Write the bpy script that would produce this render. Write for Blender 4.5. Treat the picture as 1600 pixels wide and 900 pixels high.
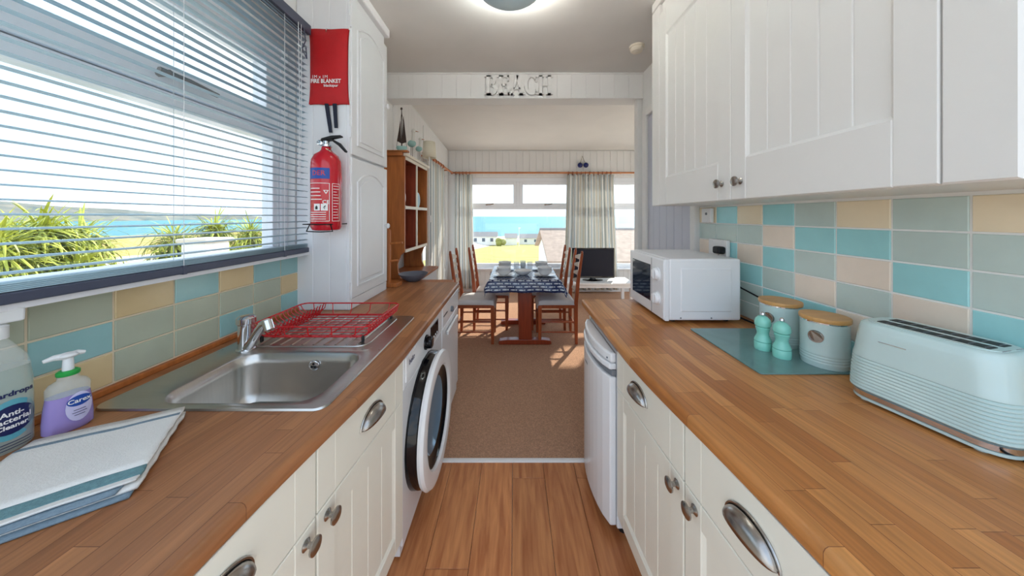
import bpy, bmesh, math, random
from mathutils import Vector, Matrix
random.seed(7)
PI = math.pi
for o in list(bpy.data.objects): bpy.data.objects.remove(o)
scn = bpy.context.scene
COL = scn.collection

# ------------------------------------------------------------------ camera
F = 470.0; VX, VY, H = 803.0, 338.0, 1.35
cam_d = bpy.data.cameras.new('camera'); cam = bpy.data.objects.new('camera', cam_d); COL.objects.link(cam)
cam_d.sensor_width = 36; cam_d.lens = 36*F/1600; cam_d.clip_start = 0.02; cam_d.clip_end = 60000
cam_d.shift_x = -(VX-800)/1600; cam_d.shift_y = (VY-450)/1600
cam.location = (0, 0, H); cam.rotation_euler = (PI/2, 0, 0)
scn.camera = cam
def at(px, py, Y): return Vector(((px-VX)*Y/F, Y, H-(py-VY)*Y/F))

# ------------------------------------------------------------------ world, sun, exposure
def lin(c):
    r = []
    for v in c:
        v = v/255.0
        r.append(v/12.92 if v <= 0.04045 else ((v+0.055)/1.055)**2.4)
    return (r[0], r[1], r[2], 1)
W = bpy.data.worlds.new('sky'); scn.world = W; W.use_nodes = True
nt = W.node_tree; nt.nodes.clear()
def N(nt, typ, **kw):
    n = nt.nodes.new(typ)
    for k, v in kw.items():
        if hasattr(n, k): setattr(n, k, v)
    return n
wo = N(nt, 'ShaderNodeOutputWorld'); bg = N(nt, 'ShaderNodeBackground'); tc = N(nt, 'ShaderNodeTexCoord')
sx = N(nt, 'ShaderNodeSeparateXYZ'); nt.links.new(tc.outputs['Generated'], sx.inputs[0])
rp = N(nt, 'ShaderNodeValToRGB'); nt.links.new(sx.outputs['Z'], rp.inputs[0])
el = rp.color_ramp.elements
el[0].position = 0.0; el[0].color = (0.66, 0.82, 0.98, 1)
el[1].position = 1.0; el[1].color = (0.42, 0.57, 0.82, 1)
e = el.new(0.25); e.color = (0.57, 0.75, 0.95, 1)
mp = N(nt, 'ShaderNodeMapping'); mp.inputs['Scale'].default_value = (1.6, 1.6, 4.5)
nz = N(nt, 'ShaderNodeTexNoise'); nz.inputs['Scale'].default_value = 1.5; nz.inputs['Detail'].default_value = 6
nt.links.new(tc.outputs['Generated'], mp.inputs[0]); nt.links.new(mp.outputs[0], nz.inputs['Vector'])
cr = N(nt, 'ShaderNodeValToRGB'); nt.links.new(nz.outputs['Fac'], cr.inputs[0])
cr.color_ramp.elements[0].position = 0.47; cr.color_ramp.elements[1].position = 0.68
mx = N(nt, 'ShaderNodeMixRGB'); mx.inputs[2].default_value = (0.95, 0.96, 0.98, 1)
nt.links.new(cr.outputs[0], mx.inputs[0]); nt.links.new(rp.outputs[0], mx.inputs[1])
nt.links.new(mx.outputs[0], bg.inputs[0]); nt.links.new(bg.outputs[0], wo.inputs[0])
bg.inputs[1].default_value = 0.74
sun_d = bpy.data.lights.new('sun', 'SUN'); sun = bpy.data.objects.new('sun', sun_d); COL.objects.link(sun)
sun_d.energy = 2.6; sun_d.angle = math.radians(1.0); sun_d.color = (1.0, 0.93, 0.82)
sun.rotation_euler = Vector((-0.42, -0.72, -0.50)).to_track_quat('-Z', 'Y').to_euler()
sun.location = (20, 40, 30)
vs = scn.view_settings
vs.view_transform = 'Standard'; vs.look = 'None'; vs.gamma = 1; vs.exposure = 1.55; vs.use_curve_mapping = False

# ------------------------------------------------------------------ materials
M = {}
def mat(name, c, rough=0.5, metal=0.0, spec=0.5, alpha=1.0, noise=0.0, nscale=8.0, stretch=(1, 1, 1), bump=0.0, bscale=60.0,
        coat=0.0, trans=0.0, ior=1.45, emit=0.0, rnd=0.0, c2=None, sheen=0.0):
    m = bpy.data.materials.new(name); m.use_nodes = True; t = m.node_tree
    b = t.nodes['Principled BSDF']
    col = lin(c)
    b.inputs['Base Color'].default_value = col; b.inputs['Roughness'].default_value = rough
    b.inputs['Metallic'].default_value = metal; b.inputs['Specular IOR Level'].default_value = spec
    b.inputs['Alpha'].default_value = alpha; b.inputs['Coat Weight'].default_value = coat
    b.inputs['Coat Roughness'].default_value = 0.08
    b.inputs['Transmission Weight'].default_value = trans; b.inputs['IOR'].default_value = ior
    b.inputs['Sheen Weight'].default_value = sheen
    if emit: b.inputs['Emission Color'].default_value = col; b.inputs['Emission Strength'].default_value = emit
    tcx = None
    if noise or bump or rnd:
        tcx = N(t, 'ShaderNodeTexCoord')
    if noise or rnd:
        mp = N(t, 'ShaderNodeMapping'); mp.inputs['Scale'].default_value = stretch
        oi = N(t, 'ShaderNodeObjectInfo'); ad = N(t, 'ShaderNodeVectorMath', operation='MULTIPLY_ADD')
        cmb = N(t, 'ShaderNodeCombineXYZ')
        for i in range(3): t.links.new(oi.outputs['Random'], cmb.inputs[i])
        ad.inputs[1].default_value = (37, 53, 71)
        t.links.new(cmb.outputs[0], ad.inputs[0]); t.links.new(tcx.outputs['Object'], ad.inputs[2])
        t.links.new(ad.outputs[0], mp.inputs[0])
        nz = N(t, 'ShaderNodeTexNoise'); nz.inputs['Scale'].default_value = nscale; nz.inputs['Detail'].default_value = 5
        nz.inputs['Distortion'].default_value = 0.4
        t.links.new(mp.outputs[0], nz.inputs['Vector'])
        mr = N(t, 'ShaderNodeMapRange'); mr.inputs[1].default_value = 0.3; mr.inputs[2].default_value = 0.7
        t.links.new(nz.outputs['Fac'], mr.inputs[0])
        mixc = N(t, 'ShaderNodeMixRGB')
        if c2 is None:
            mixc.inputs[1].default_value = tuple(x*(1-noise) for x in col[:3])+(1,)
            mixc.inputs[2].default_value = tuple(min(1, x*(1+noise)) for x in col[:3])+(1,)
        else:
            mixc.inputs[1].default_value = col; mixc.inputs[2].default_value = lin(c2)
        t.links.new(mr.outputs[0], mixc.inputs[0])
        src = mixc.outputs[0]
        if rnd:
            hs = N(t, 'ShaderNodeHueSaturation'); m2 = N(t, 'ShaderNodeMapRange')
            m2.inputs[3].default_value = 1-rnd; m2.inputs[4].default_value = 1+rnd
            t.links.new(oi.outputs['Random'], m2.inputs[0]); t.links.new(m2.outputs[0], hs.inputs['Value'])
            t.links.new(src, hs.inputs['Color']); src = hs.outputs[0]
        t.links.new(src, b.inputs['Base Color'])
    if bump:
        n2 = N(t, 'ShaderNodeTexNoise'); n2.inputs['Scale'].default_value = bscale; n2.inputs['Detail'].default_value = 3
        t.links.new(tcx.outputs['Object'], n2.inputs['Vector'])
        bp = N(t, 'ShaderNodeBump'); bp.inputs['Strength'].default_value = bump; bp.inputs['Distance'].default_value = 0.01
        t.links.new(n2.outputs['Fac'], bp.inputs['Height']); t.links.new(bp.outputs[0], b.inputs['Normal'])
    M[name] = m
    return m
mat('wall_white', (232, 231, 229), 0.55, noise=0.02, nscale=3)
mat('ceiling_white', (228, 225, 220), 0.7, noise=0.03, nscale=2)
mat('cupboard_white', (233, 234, 236), 0.35, noise=0.02, nscale=4)
mat('cream', (240, 235, 220), 0.32, noise=0.015, nscale=5)
mat('upper_white', (233, 230, 226), 0.38, noise=0.01, nscale=5)
mat('upvc', (240, 242, 246), 0.25)
mat('door_grey', (190, 191, 204), 0.4)
mat('grout_white', (248, 246, 242), 0.8)
mat('grout_cream', (226, 210, 182), 0.8)
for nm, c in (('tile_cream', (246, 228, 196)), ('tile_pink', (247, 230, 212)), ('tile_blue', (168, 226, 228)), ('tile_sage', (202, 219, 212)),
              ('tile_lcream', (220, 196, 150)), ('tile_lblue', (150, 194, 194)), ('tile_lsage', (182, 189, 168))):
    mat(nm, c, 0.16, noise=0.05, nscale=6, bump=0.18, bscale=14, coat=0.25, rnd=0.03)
mat('vinyl_plank', (172, 102, 60), 0.35, c2=(214, 146, 94), noise=0.3, nscale=5, stretch=(9, 0.9, 1), rnd=0.10)
mat('carpet', (192, 150, 122), 0.95, spec=0.1, noise=0.25, nscale=130, bump=0.8, bscale=160)
mat('steel', (196, 192, 186), 0.28, metal=1, noise=0.03, nscale=10, stretch=(1, 12, 1))
mat('chrome', (225, 226, 230), 0.08, metal=1)
mat('pewter', (168, 163, 158), 0.27, metal=1, noise=0.15, nscale=30)
mat('white_enamel', (242, 242, 243), 0.22, coat=0.2)
mat('microwave_white', (238, 238, 240), 0.3)
mat('black_gloss', (12, 13, 17), 0.08)
mat('black_rubber', (20, 20, 23), 0.5)
mat('dark_glass', (28, 38, 52), 0.05, spec=0.8)
mat('door_bowl', (120, 145, 165), 0.08, metal=0.3)
mat('tv_screen', (10, 14, 34), 0.4, spec=0.3)
mat('grey_plastic', (120, 124, 130), 0.4)
mat('red_fabric', (190, 22, 28), 0.55, noise=0.08, nscale=12, bump=0.15, bscale=300)
mat('red_paint', (196, 22, 40), 0.2, coat=0.4)
mat('red_wire', (200, 28, 36), 0.25)
mat('label_white', (240, 238, 236), 0.5)
mat('label_blue', (30, 74, 160), 0.4)
mat('label_navy', (24, 34, 84), 0.4)
mat('label_lilac', (205, 200, 232), 0.4)
mat('label_teal', (96, 170, 184), 0.4)
mat('navy_strap', (24, 28, 48), 0.6)
mat('pine', (176, 104, 52), 0.4, noise=0.2, nscale=5, stretch=(10, 10, 1))
mat('pine_red', (140, 60, 36), 0.45, noise=0.2, nscale=5, stretch=(10, 10, 1))
mat('cream_edge', (236, 226, 208), 0.4)
mat('mahogany', (146, 58, 30), 0.3, noise=0.18, nscale=6, stretch=(10, 10, 1), coat=0.2)
mat('chair_wood', (160, 78, 42), 0.3, noise=0.18, nscale=6, stretch=(10, 10, 1), coat=0.2)
mat('slat_glare', (240, 228, 212), 0.3)  # glare on the wooden slats put into their colour as cream
mat('cushion', (216, 212, 212), 0.9, noise=0.06, nscale=9, bump=0.3, bscale=180)
mat('pole_wood', (190, 120, 74), 0.4, noise=0.15, nscale=9)
mat('ring_wood', (158, 82, 44), 0.35)
mat('duck_egg', (196, 218, 216), 0.22, coat=0.3)
mat('aqua', (140, 216, 200), 0.25, coat=0.2)
mat('lid_bamboo', (206, 156, 96), 0.4, noise=0.1, nscale=6, stretch=(1, 14, 1))
mat('glass_board', (108, 142, 140), 0.16, noise=0.12, nscale=7, coat=0.3)
mat('shade_cream', (232, 226, 206), 0.8)
mat('shade_blue', (196, 222, 232), 0.3)
mat('blind_slat', (178, 206, 218), 0.3, spec=0.5)
mat('blind_rail', (72, 78, 96), 0.35)
mat('cord', (225, 228, 230), 0.7)
mat('porcelain', (240, 240, 240), 0.15)
mat('blue_glass', (60, 110, 160), 0.1, trans=0.6)
mat('clear_glass', (235, 245, 250), 0.02, alpha=0.25)
mat('clear_plastic', (226, 234, 232), 0.08, alpha=0.30)
mat('clear_liquid', (196, 212, 206), 0.1, alpha=0.45)
mat('purple_liquid', (168, 150, 214), 0.12, alpha=0.85)
mat('pump_white', (236, 238, 238), 0.3, alpha=0.9)
mat('green_ring', (40, 160, 70), 0.4)
mat('bowl_grey', (110, 114, 126), 0.4)
mat('driftwood', (60, 46, 40), 0.7)
mat('bird_white', (222, 220, 212), 0.6)
mat('bird_teal', (150, 190, 184), 0.6)
mat('deep_blue', (24, 34, 98), 0.12)
mat('string', (128, 112, 84), 0.9)
mat('towel_white', (232, 228, 222), 0.9, noise=0.02, nscale=30, bump=0.3, bscale=300)
mat('towel_blue', (122, 140, 152), 0.9, noise=0.1, nscale=200, bump=0.3, bscale=300)
mat('towel_teal', (112, 150, 156), 0.9, noise=0.15, nscale=120, bump=0.3, bscale=300)
mat('grass', (172, 166, 106), 0.9, spec=0.1, noise=0.15, nscale=0.6)
mat('dry_field', (206, 180, 112), 0.9, spec=0.1, noise=0.2, nscale=0.25)
mat('paving', (214, 204, 190), 0.9, noise=0.06, nscale=2)
mat('sand', (226, 212, 186), 0.9)
mat('sea', (98, 150, 160), 0.7, spec=0.15, noise=0.06, nscale=0.01, stretch=(1, 6, 1))
mat('hazed_hill', (104, 116, 116), 1.0, spec=0.0, noise=0.3, nscale=0.012, c2=(150, 146, 134))  # distance haze is put into the greyed base colours
mat('render_white', (244, 242, 238), 0.8)
mat('roof_brown', (176, 154, 138), 0.9, noise=0.15, nscale=4)
mat('roof_grey', (150, 146, 144), 0.9)
mat('house_window', (90, 104, 120), 0.2)
mat('bush', (150, 150, 80), 0.9, noise=0.3, nscale=3)
mat('leaf', (190, 196, 84), 0.5, noise=0.25, nscale=4, rnd=0.25)
mat('leaf_dark', (146, 158, 66), 0.5, noise=0.25, nscale=4, rnd=0.25)
mat('trunk', (110, 90, 64), 0.9)
# window glass: clear with a faint reflection
g = bpy.data.materials.new('window_glass'); g.use_nodes = True; t = g.node_tree; t.nodes.clear()
go = N(t, 'ShaderNodeOutputMaterial'); gm = N(t, 'ShaderNodeMixShader'); gt = N(t, 'ShaderNodeBsdfTransparent'); gg = N(t, 'ShaderNodeBsdfGlossy')
gg.inputs['Roughness'].default_value = 0.01; gm.inputs[0].default_value = 0.04; gt.inputs[0].default_value = (0.97, 0.985, 0.98, 1)
t.links.new(gt.outputs[0], gm.inputs[1]); t.links.new(gg.outputs[0], gm.inputs[2]); t.links.new(gm.outputs[0], go.inputs[0]); M['window_glass'] = g
# worktop: wood-block laminate, staves along the run
def worktop_mat(name, ca, cb, cg):
    m = bpy.data.materials.new(name); m.use_nodes = True; t = m.node_tree; b = t.nodes['Principled BSDF']
    tcx = N(t, 'ShaderNodeAttribute'); tcx.attribute_name = 'stave'; sp = N(t, 'ShaderNodeSeparateXYZ'); cb_ = N(t, 'ShaderNodeCombineXYZ')
    t.links.new(tcx.outputs['Vector'], sp.inputs[0]); dv_ = N(t, 'ShaderNodeMath', operation='DIVIDE'); dv_.inputs[1].default_value = 0.041; t.links.new(sp.outputs['X'], dv_.inputs[0])
    flo = N(t, 'ShaderNodeMath', operation='FLOOR'); t.links.new(dv_.outputs[0], flo.inputs[0])
    wn = N(t, 'ShaderNodeTexWhiteNoise', noise_dimensions='1D'); t.links.new(flo.outputs[0], wn.inputs['W'])
    ma = N(t, 'ShaderNodeMath', operation='MULTIPLY_ADD'); ma.inputs[1].default_value = 2.7; t.links.new(wn.outputs['Value'], ma.inputs[0]); t.links.new(sp.outputs['Y'], ma.inputs[2])
    t.links.new(ma.outputs[0], cb_.inputs['X']); t.links.new(sp.outputs['X'], cb_.inputs['Y'])
    br = N(t, 'ShaderNodeTexBrick'); br.offset = 0.0; br.offset_frequency = 2; br.squash = 1.0; br.squash_frequency = 2
    br.inputs['Color1'].default_value = lin(ca); br.inputs['Color2'].default_value = lin(cb); br.inputs['Mortar'].default_value = lin(cg)
    br.inputs['Scale'].default_value = 1.0; br.inputs['Mortar Size'].default_value = 0.0006; br.inputs['Brick Width'].default_value = 0.31
    br.inputs['Row Height'].default_value = 0.041; br.inputs['Bias'].default_value = 0.0
    t.links.new(cb_.outputs[0], br.inputs['Vector'])
    mp = N(t, 'ShaderNodeMapping'); mp.inputs['Scale'].default_value = (60, 3.5, 60)
    nz = N(t, 'ShaderNodeTexNoise'); nz.inputs['Scale'].default_value = 1.6; nz.inputs['Detail'].default_value = 5; nz.inputs['Distortion'].default_value = 0.6
    t.links.new(tcx.outputs['Vector'], mp.inputs[0]); t.links.new(mp.outputs[0], nz.inputs['Vector'])
    mr = N(t, 'ShaderNodeMapRange'); mr.inputs[1].default_value = 0.3; mr.inputs[2].default_value = 0.7; mr.inputs[3].default_value = 0.80; mr.inputs[4].default_value = 1.14
    t.links.new(nz.outputs['Fac'], mr.inputs[0])
    hs = N(t, 'ShaderNodeHueSaturation'); t.links.new(br.outputs['Color'], hs.inputs['Color']); t.links.new(mr.outputs[0], hs.inputs['Value'])
    t.links.new(hs.outputs[0], b.inputs['Base Color']); b.inputs['Roughness'].default_value = 0.34
    M[name] = m
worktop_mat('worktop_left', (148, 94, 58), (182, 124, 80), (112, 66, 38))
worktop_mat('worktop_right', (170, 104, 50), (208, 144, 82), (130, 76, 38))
# striped curtain cloth: stripes follow the width of the cloth (attribute 'across')
m = bpy.data.materials.new('curtain'); m.use_nodes = True; t = m.node_tree; b = t.nodes['Principled BSDF']
an = N(t, 'ShaderNodeAttribute'); an.attribute_name = 'across'
ml = N(t, 'ShaderNodeMath', operation='MULTIPLY'); ml.inputs[1].default_value = 4.0; t.links.new(an.outputs['Fac'], ml.inputs[0])
fr = N(t, 'ShaderNodeMath', operation='FRACT'); t.links.new(ml.outputs[0], fr.inputs[0])
rp = N(t, 'ShaderNodeValToRGB'); rp.color_ramp.interpolation = 'CONSTANT'; t.links.new(fr.outputs[0], rp.inputs[0])
el = rp.color_ramp.elements
el[0].position = 0; el[0].color = lin((238, 237, 232)); el[1].position = 0.22; el[1].color = lin((190, 200, 206))
for p, c in ((0.36, (238, 237, 232)), (0.55, (206, 198, 182)), (0.66, (222, 222, 216)), (0.84, (172, 184, 190)), (0.92, (232, 231, 226))):
    e = el.new(p); e.color = lin(c)
t.links.new(rp.outputs[0], b.inputs['Base Color']); b.inputs['Roughness'].default_value = 0.9
tr = N(t, 'ShaderNodeBsdfTranslucent'); t.links.new(rp.outputs[0], tr.inputs[0]); ms = N(t, 'ShaderNodeMixShader'); ms.inputs[0].default_value = 0.3
t.links.new(b.outputs[0], ms.inputs[1]); t.links.new(tr.outputs[0], ms.inputs[2]); t.links.new(ms.outputs[0], t.nodes['Material Output'].inputs[0]); M['curtain'] = m
# tablecloth: rows of small white fish on navy (attribute 'flat')
m = bpy.data.materials.new('fish_cloth'); m.use_nodes = True; t = m.node_tree; b = t.nodes['Principled BSDF']
an = N(t, 'ShaderNodeAttribute'); an.attribute_name = 'flat'; sp = N(t, 'ShaderNodeSeparateXYZ'); t.links.new(an.outputs['Vector'], sp.inputs[0])
def mth(op, a, b_=None):
    n = N(t, 'ShaderNodeMath', operation=op)
    for i, v in enumerate((a, b_)):
        if v is None: continue
        if isinstance(v, (int, float)): n.inputs[i].default_value = v
        else: t.links.new(v, n.inputs[i])
    return n.outputs[0]
vy = mth('MULTIPLY', sp.outputs['Y'], 30.0); row = mth('FLOOR', vy); fy = mth('SUBTRACT', mth('FRACT', vy), 0.5)
vx = mth('ADD', mth('MULTIPLY', sp.outputs['X'], 12.0), mth('MULTIPLY', row, 0.37)); fx = mth('SUBTRACT', mth('FRACT', vx), 0.5)
d1 = mth('ADD', mth('POWER', mth('DIVIDE', mth('ADD', fx, 0.05), 0.30), 2.0), mth('POWER', mth('DIVIDE', fy, 0.19), 2.0))
body = mth('LESS_THAN', d1, 1.0)
tl = mth('MULTIPLY', mth('GREATER_THAN', fx, 0.24), mth('LESS_THAN', mth('ABSOLUTE', fy), mth('MULTIPLY', mth('SUBTRACT', fx, 0.22), 1.3)))
tl = mth('MULTIPLY', tl, mth('LESS_THAN', fx, 0.42))
mk = mth('MAXIMUM', body, tl)
mc = N(t, 'ShaderNodeMixRGB'); mc.inputs[1].default_value = lin((34, 48, 92)); mc.inputs[2].default_value = lin((214, 220, 228)); t.links.new(mk, mc.inputs[0])
t.links.new(mc.outputs[0], b.inputs['Base Color']); b.inputs['Roughness'].default_value = 0.2; M['fish_cloth'] = m

# ------------------------------------------------------------------ mesh builder
OFF = {}
class MB:
    def __init__(s, mtx=None): s.v = []; s.f = []; s.M = mtx
    def add(s, vs, fs):
        k = len(s.v)
        for p in vs:
            p = Vector(p)
            s.v.append(s.M @ p if s.M else p)
        for f in fs: s.f.append([k+i for i in f])
        return s
    def box(s, a, b):
        x0, x1 = sorted((a[0], b[0])); y0, y1 = sorted((a[1], b[1])); z0, z1 = sorted((a[2], b[2]))
        return s.add([(x0,y0,z0),(x1,y0,z0),(x1,y1,z0),(x0,y1,z0),(x0,y0,z1),(x1,y0,z1),(x1,y1,z1),(x0,y1,z1)],
                     [(3,2,1,0),(4,5,6,7),(0,1,5,4),(1,2,6,5),(2,3,7,6),(3,0,4,7)])
    def cbox(s, a, b, c, ax):
        # box whose face towards +/-axis is chamfered by c ; ax = (axis index, sign)
        x0 = [min(a[i], b[i]) for i in range(3)]; x1 = [max(a[i], b[i]) for i in range(3)]
        i, sg = ax; j, k = [q for q in range(3) if q != i]
        base = x0[i] if sg > 0 else x1[i]; top = x1[i] if sg > 0 else x0[i]
        def pt(h, u, w):
            p = [0, 0, 0]; p[i] = h; p[j] = u; p[k] = w; return tuple(p)
        mid = top - sg*c
        rings = []
        for h, d in ((base, 0), (mid, 0), (top, c)):
            rings.append([pt(h, x0[j]+d, x0[k]+d), pt(h, x1[j]-d, x0[k]+d), pt(h, x1[j]-d, x1[k]-d), pt(h, x0[j]+d, x1[k]-d)])
        vs = sum(rings, []); fs = [(0,1,2,3), (8,9,10,11)]
        for r in (0, 4):
            for q in range(4): fs.append((r+q, r+(q+1)%4, r+4+(q+1)%4, r+4+q))
        return s.add(vs, fs)
    def prism(s, poly, z0, z1, ax=2):
        n = len(poly); vs = []
        for z in (z0, z1):
            for p in poly:
                q = [p[0], p[1]]; q.insert(ax, z); vs.append(tuple(q))
        return s.add(vs, [tuple(range(n))[::-1], tuple(range(n, 2*n))]+[(i, (i+1)%n, n+(i+1)%n, n+i) for i in range(n)])
    def lathe(s, prof, c=(0,0,0), axis='Z', n=24, cap=True, sc=(1, 1)):
        vs = []; fs = []; m = len(prof)
        for r, h in prof:
            for i in range(n):
                a = 2*PI*i/n; u, w = r*math.cos(a)*sc[0], r*math.sin(a)*sc[1]
                p = {'Z': (u, w, h), 'X': (h, u, w), 'Y': (w, h, u)}[axis]
                vs.append((c[0]+p[0], c[1]+p[1], c[2]+p[2]))
        for j in range(m-1):
            for i in range(n): fs.append((j*n+i, j*n+(i+1)%n, (j+1)*n+(i+1)%n, (j+1)*n+i))
        if cap: fs.append(tuple(range(n))[::-1]); fs.append(tuple(range((m-1)*n, m*n)))
        return s.add(vs, fs)
    def cyl(s, a, b, r0, r1=None, n=12): return s.tube([a, b], r0, n, r1)
    def tube(s, pts, r, n=6, r1=None, closed=False):
        pts = [Vector(p) for p in pts]; m = len(pts); vs = []; fs = []; up = None
        for j, p in enumerate(pts):
            if closed: d = pts[(j+1) % m]-pts[j-1]
            else: d = pts[min(j+1, m-1)]-pts[max(j-1, 0)]
            d.normalize()
            if up is None: up = Vector((0,0,1)) if abs(d.z) < 0.9 else Vector((1,0,0))
            x = d.cross(up); x.normalize(); up = x.cross(d); up.normalize()
            rr = r if r1 is None else r+(r1-r)*j/(m-1)
            for i in range(n):
                a = 2*PI*i/n; vs.append(p+x*(rr*math.cos(a))+up*(rr*math.sin(a)))
        for j in range(m if closed else m-1):
            k = (j+1) % m
            for i in range(n): fs.append((j*n+i, k*n+i, k*n+(i+1)%n, j*n+(i+1)%n))
        if not closed: fs.append(tuple(range(n))); fs.append(tuple(range((m-1)*n, m*n))[::-1])
        return s.add(vs, fs)
    def ball(s, c, r, n=14, m=8):
        if not isinstance(r, (tuple, list)): r = (r, r, r)
        vs = [(c[0], c[1], c[2]-r[2])]; fs = []
        for j in range(1, m):
            ph = -PI/2+PI*j/m
            for i in range(n): a = 2*PI*i/n; vs.append((c[0]+r[0]*math.cos(ph)*math.cos(a), c[1]+r[1]*math.cos(ph)*math.sin(a), c[2]+r[2]*math.sin(ph)))
        vs.append((c[0], c[1], c[2]+r[2])); L = len(vs)-1
        for i in range(n):
            fs.append((0, 1+(i+1)%n, 1+i)); fs.append((L, L-n+i, L-n+(i+1)%n))
        for j in range(m-2):
            for i in range(n): a = 1+j*n; fs.append((a+i, a+(i+1)%n, a+n+(i+1)%n, a+n+i))
        return s.add(vs, fs)
    def rings(s, rs, cap=True):
        n = len(rs[0]); vs = sum([list(r) for r in rs], []); fs = []
        for j in range(len(rs)-1):
            for i in range(n): fs.append((j*n+i, j*n+(i+1)%n, (j+1)*n+(i+1)%n, (j+1)*n+i))
        if cap: fs.append(tuple(range(n))[::-1]); fs.append(tuple(range((len(rs)-1)*n, len(rs)*n)))
        return s.add(vs, fs)
    def grid(s, fn, nu, nv):
        vs = [fn(i/nu, j/nv) for j in range(nv+1) for i in range(nu+1)]
        return s.add(vs, [(j*(nu+1)+i, j*(nu+1)+i+1, (j+1)*(nu+1)+i+1, (j+1)*(nu+1)+i) for j in range(nv) for i in range(nu)])
    def mesh(s, name, off=Vector((0,0,0))):
        me = bpy.data.meshes.new(name); me.from_pydata([tuple(p-off) for p in s.v], [], s.f)
        bm = bmesh.new(); bm.from_mesh(me); bmesh.ops.recalc_face_normals(bm, faces=bm.faces); bm.to_mesh(me); bm.free()
        return me
    def build(s, name, m, parent=None, smooth=False, bevel=0.0, seg=2, solid=0.0, subs=0):
        off = OFF.get(parent.name, Vector((0,0,0))) if parent else Vector((0,0,0))
        me = s.mesh(name, off); me.materials.append(M[m])
        o = bpy.data.objects.new(name, me); COL.objects.link(o)
        if parent: o.parent = parent
        OFF[o.name] = off
        if smooth:
            me.polygons.foreach_set('use_smooth', [True]*len(me.polygons))
            me.set_sharp_from_angle(angle=math.radians(40))
        if solid: md = o.modifiers.new('solid', 'SOLIDIFY'); md.thickness = solid; md.offset = 0
        if bevel: md = o.modifiers.new('bevel', 'BEVEL'); md.width = bevel; md.segments = seg; md.limit_method = 'ANGLE'; md.angle_limit = math.radians(40)
        if subs: md = o.modifiers.new('sub', 'SUBSURF'); md.levels = subs; md.render_levels = subs
        return o
def tag(o, label, cat, group=None, kind=None):
    if label: o['label'] = label
    if cat: o['category'] = cat
    if group: o['group'] = group
    if kind: o['kind'] = kind
    return o
def thing(name, label, cat, loc=(0,0,0), group=None):
    o = bpy.data.objects.new(name, None); COL.objects.link(o); o.location = loc; o.empty_display_size = 0.05
    OFF[o.name] = Vector(loc); return tag(o, label, cat, group)
def struct(name, mb, m, label=None, **kw):
    o = mb.build(name, m, None, **kw); o['kind'] = 'structure'
    if label: o['label'] = label
    return o
def piece(name, me, parent, loc, rot=None):
    o = bpy.data.objects.new(name, me); COL.objects.link(o); o.parent = parent
    o.location = Vector(loc)-OFF.get(parent.name, Vector((0,0,0)))
    if rot: o.rotation_euler = rot
    return o
def copy_tree(o, parent=None):
    c = o.copy(); COL.objects.link(c); c.parent = parent
    for ch in list(o.children): copy_tree(ch, c)
    return c
def text_geo(s, size, align='CENTER', bold=0.0):
    cu = bpy.data.curves.new('lettering', 'FONT'); cu.body = s; cu.size = size; cu.align_x = align; cu.align_y = 'CENTER'; cu.offset = bold; cu.resolution_u = 2
    o = bpy.data.objects.new('lettering', cu); COL.objects.link(o); bpy.context.view_layer.update()
    me = bpy.data.meshes.new_from_object(o.evaluated_get(bpy.context.evaluated_depsgraph_get()))
    vs = [v.co.copy() for v in me.vertices]; fs = [tuple(p.vertices) for p in me.polygons]
    bpy.data.objects.remove(o); bpy.data.meshes.remove(me); bpy.data.curves.remove(cu)
    return vs, fs
def lettering(name, s, size, fn, m, parent, align='CENTER', bold=0.0):
    vs, fs = text_geo(s, size, align, bold)
    mb = MB(); mb.add([fn(v.x, v.y) for v in vs], fs)
    return mb.build(name, m, parent)
def rrect(x0, x1, y0, y1, r, n=5):
    pts = []
    for cx, cy, a0 in ((x1-r, y1-r, 0), (x0+r, y1-r, 90), (x0+r, y0+r, 180), (x1-r, y0+r, 270)):
        for i in range(n+1):
            a = math.radians(a0+90*i/n); pts.append((cx+r*math.cos(a), cy+r*math.sin(a)))
    return pts

# ================================================================== THE SETTING
XW = 1.18; YF = 5.38; ZC = 2.66; Y0 = -0.10
ZT = 0.84; ZU = 0.8045                    # worktop top / underside
# floors
def floor_base():
    return MB().box((-1.30, Y0, -0.12), (2.70, 5.50, -0.012))
fl = struct('floor', floor_base(), 'render_white', 'floor of the kitchen and dining room')
pw = 0.166; random.seed(3)
xs = [-0.008+pw*k for k in range(-8, 8)]
pl_me = {}
starts = {0: 1.60}
for k, x in enumerate(xs):
    if x > XW or x+pw < -XW: continue
    y = 1.652; L0 = random.choice([0.10, 0.22, 0.35, 0.5, 0.62])
    first = True
    while y > Y0:
        L = L0 if first else 0.85
        first = False
        y2 = max(y-L, Y0)
        key = round(y-y2, 3)
        if key not in pl_me:
            mb = MB().cbox((0.0008, 0.0008, -0.012), (pw-0.0008, key-0.0008, 0.0), 0.0012, (2, 1)); me = mb.mesh('plank'); me.materials.append(M['vinyl_plank']); pl_me[key] = me
        piece('plank', pl_me[key], fl, (x, y2, 0)); y = y2
cp = MB().box((-1.175, 1.674, -0.011), (1.178, 2.839, 0.003)).box((-1.175, 2.839, -0.011), (1.298, 2.942, 0.003)).box((-1.175, 2.942, -0.011), (2.598, YF-.002, 0.003)).build('carpet', 'carpet'); tag(cp, 'brown flecked fitted carpet running to the dining area', 'carpet')
ts = MB().cbox((-0.45, 1.648, 0.0), (0.45, 1.672, 0.009), 0.003, (2, 1)); struct('trim_1', ts, 'label_white', 'pale threshold strip between wood floor and carpet')
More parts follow.
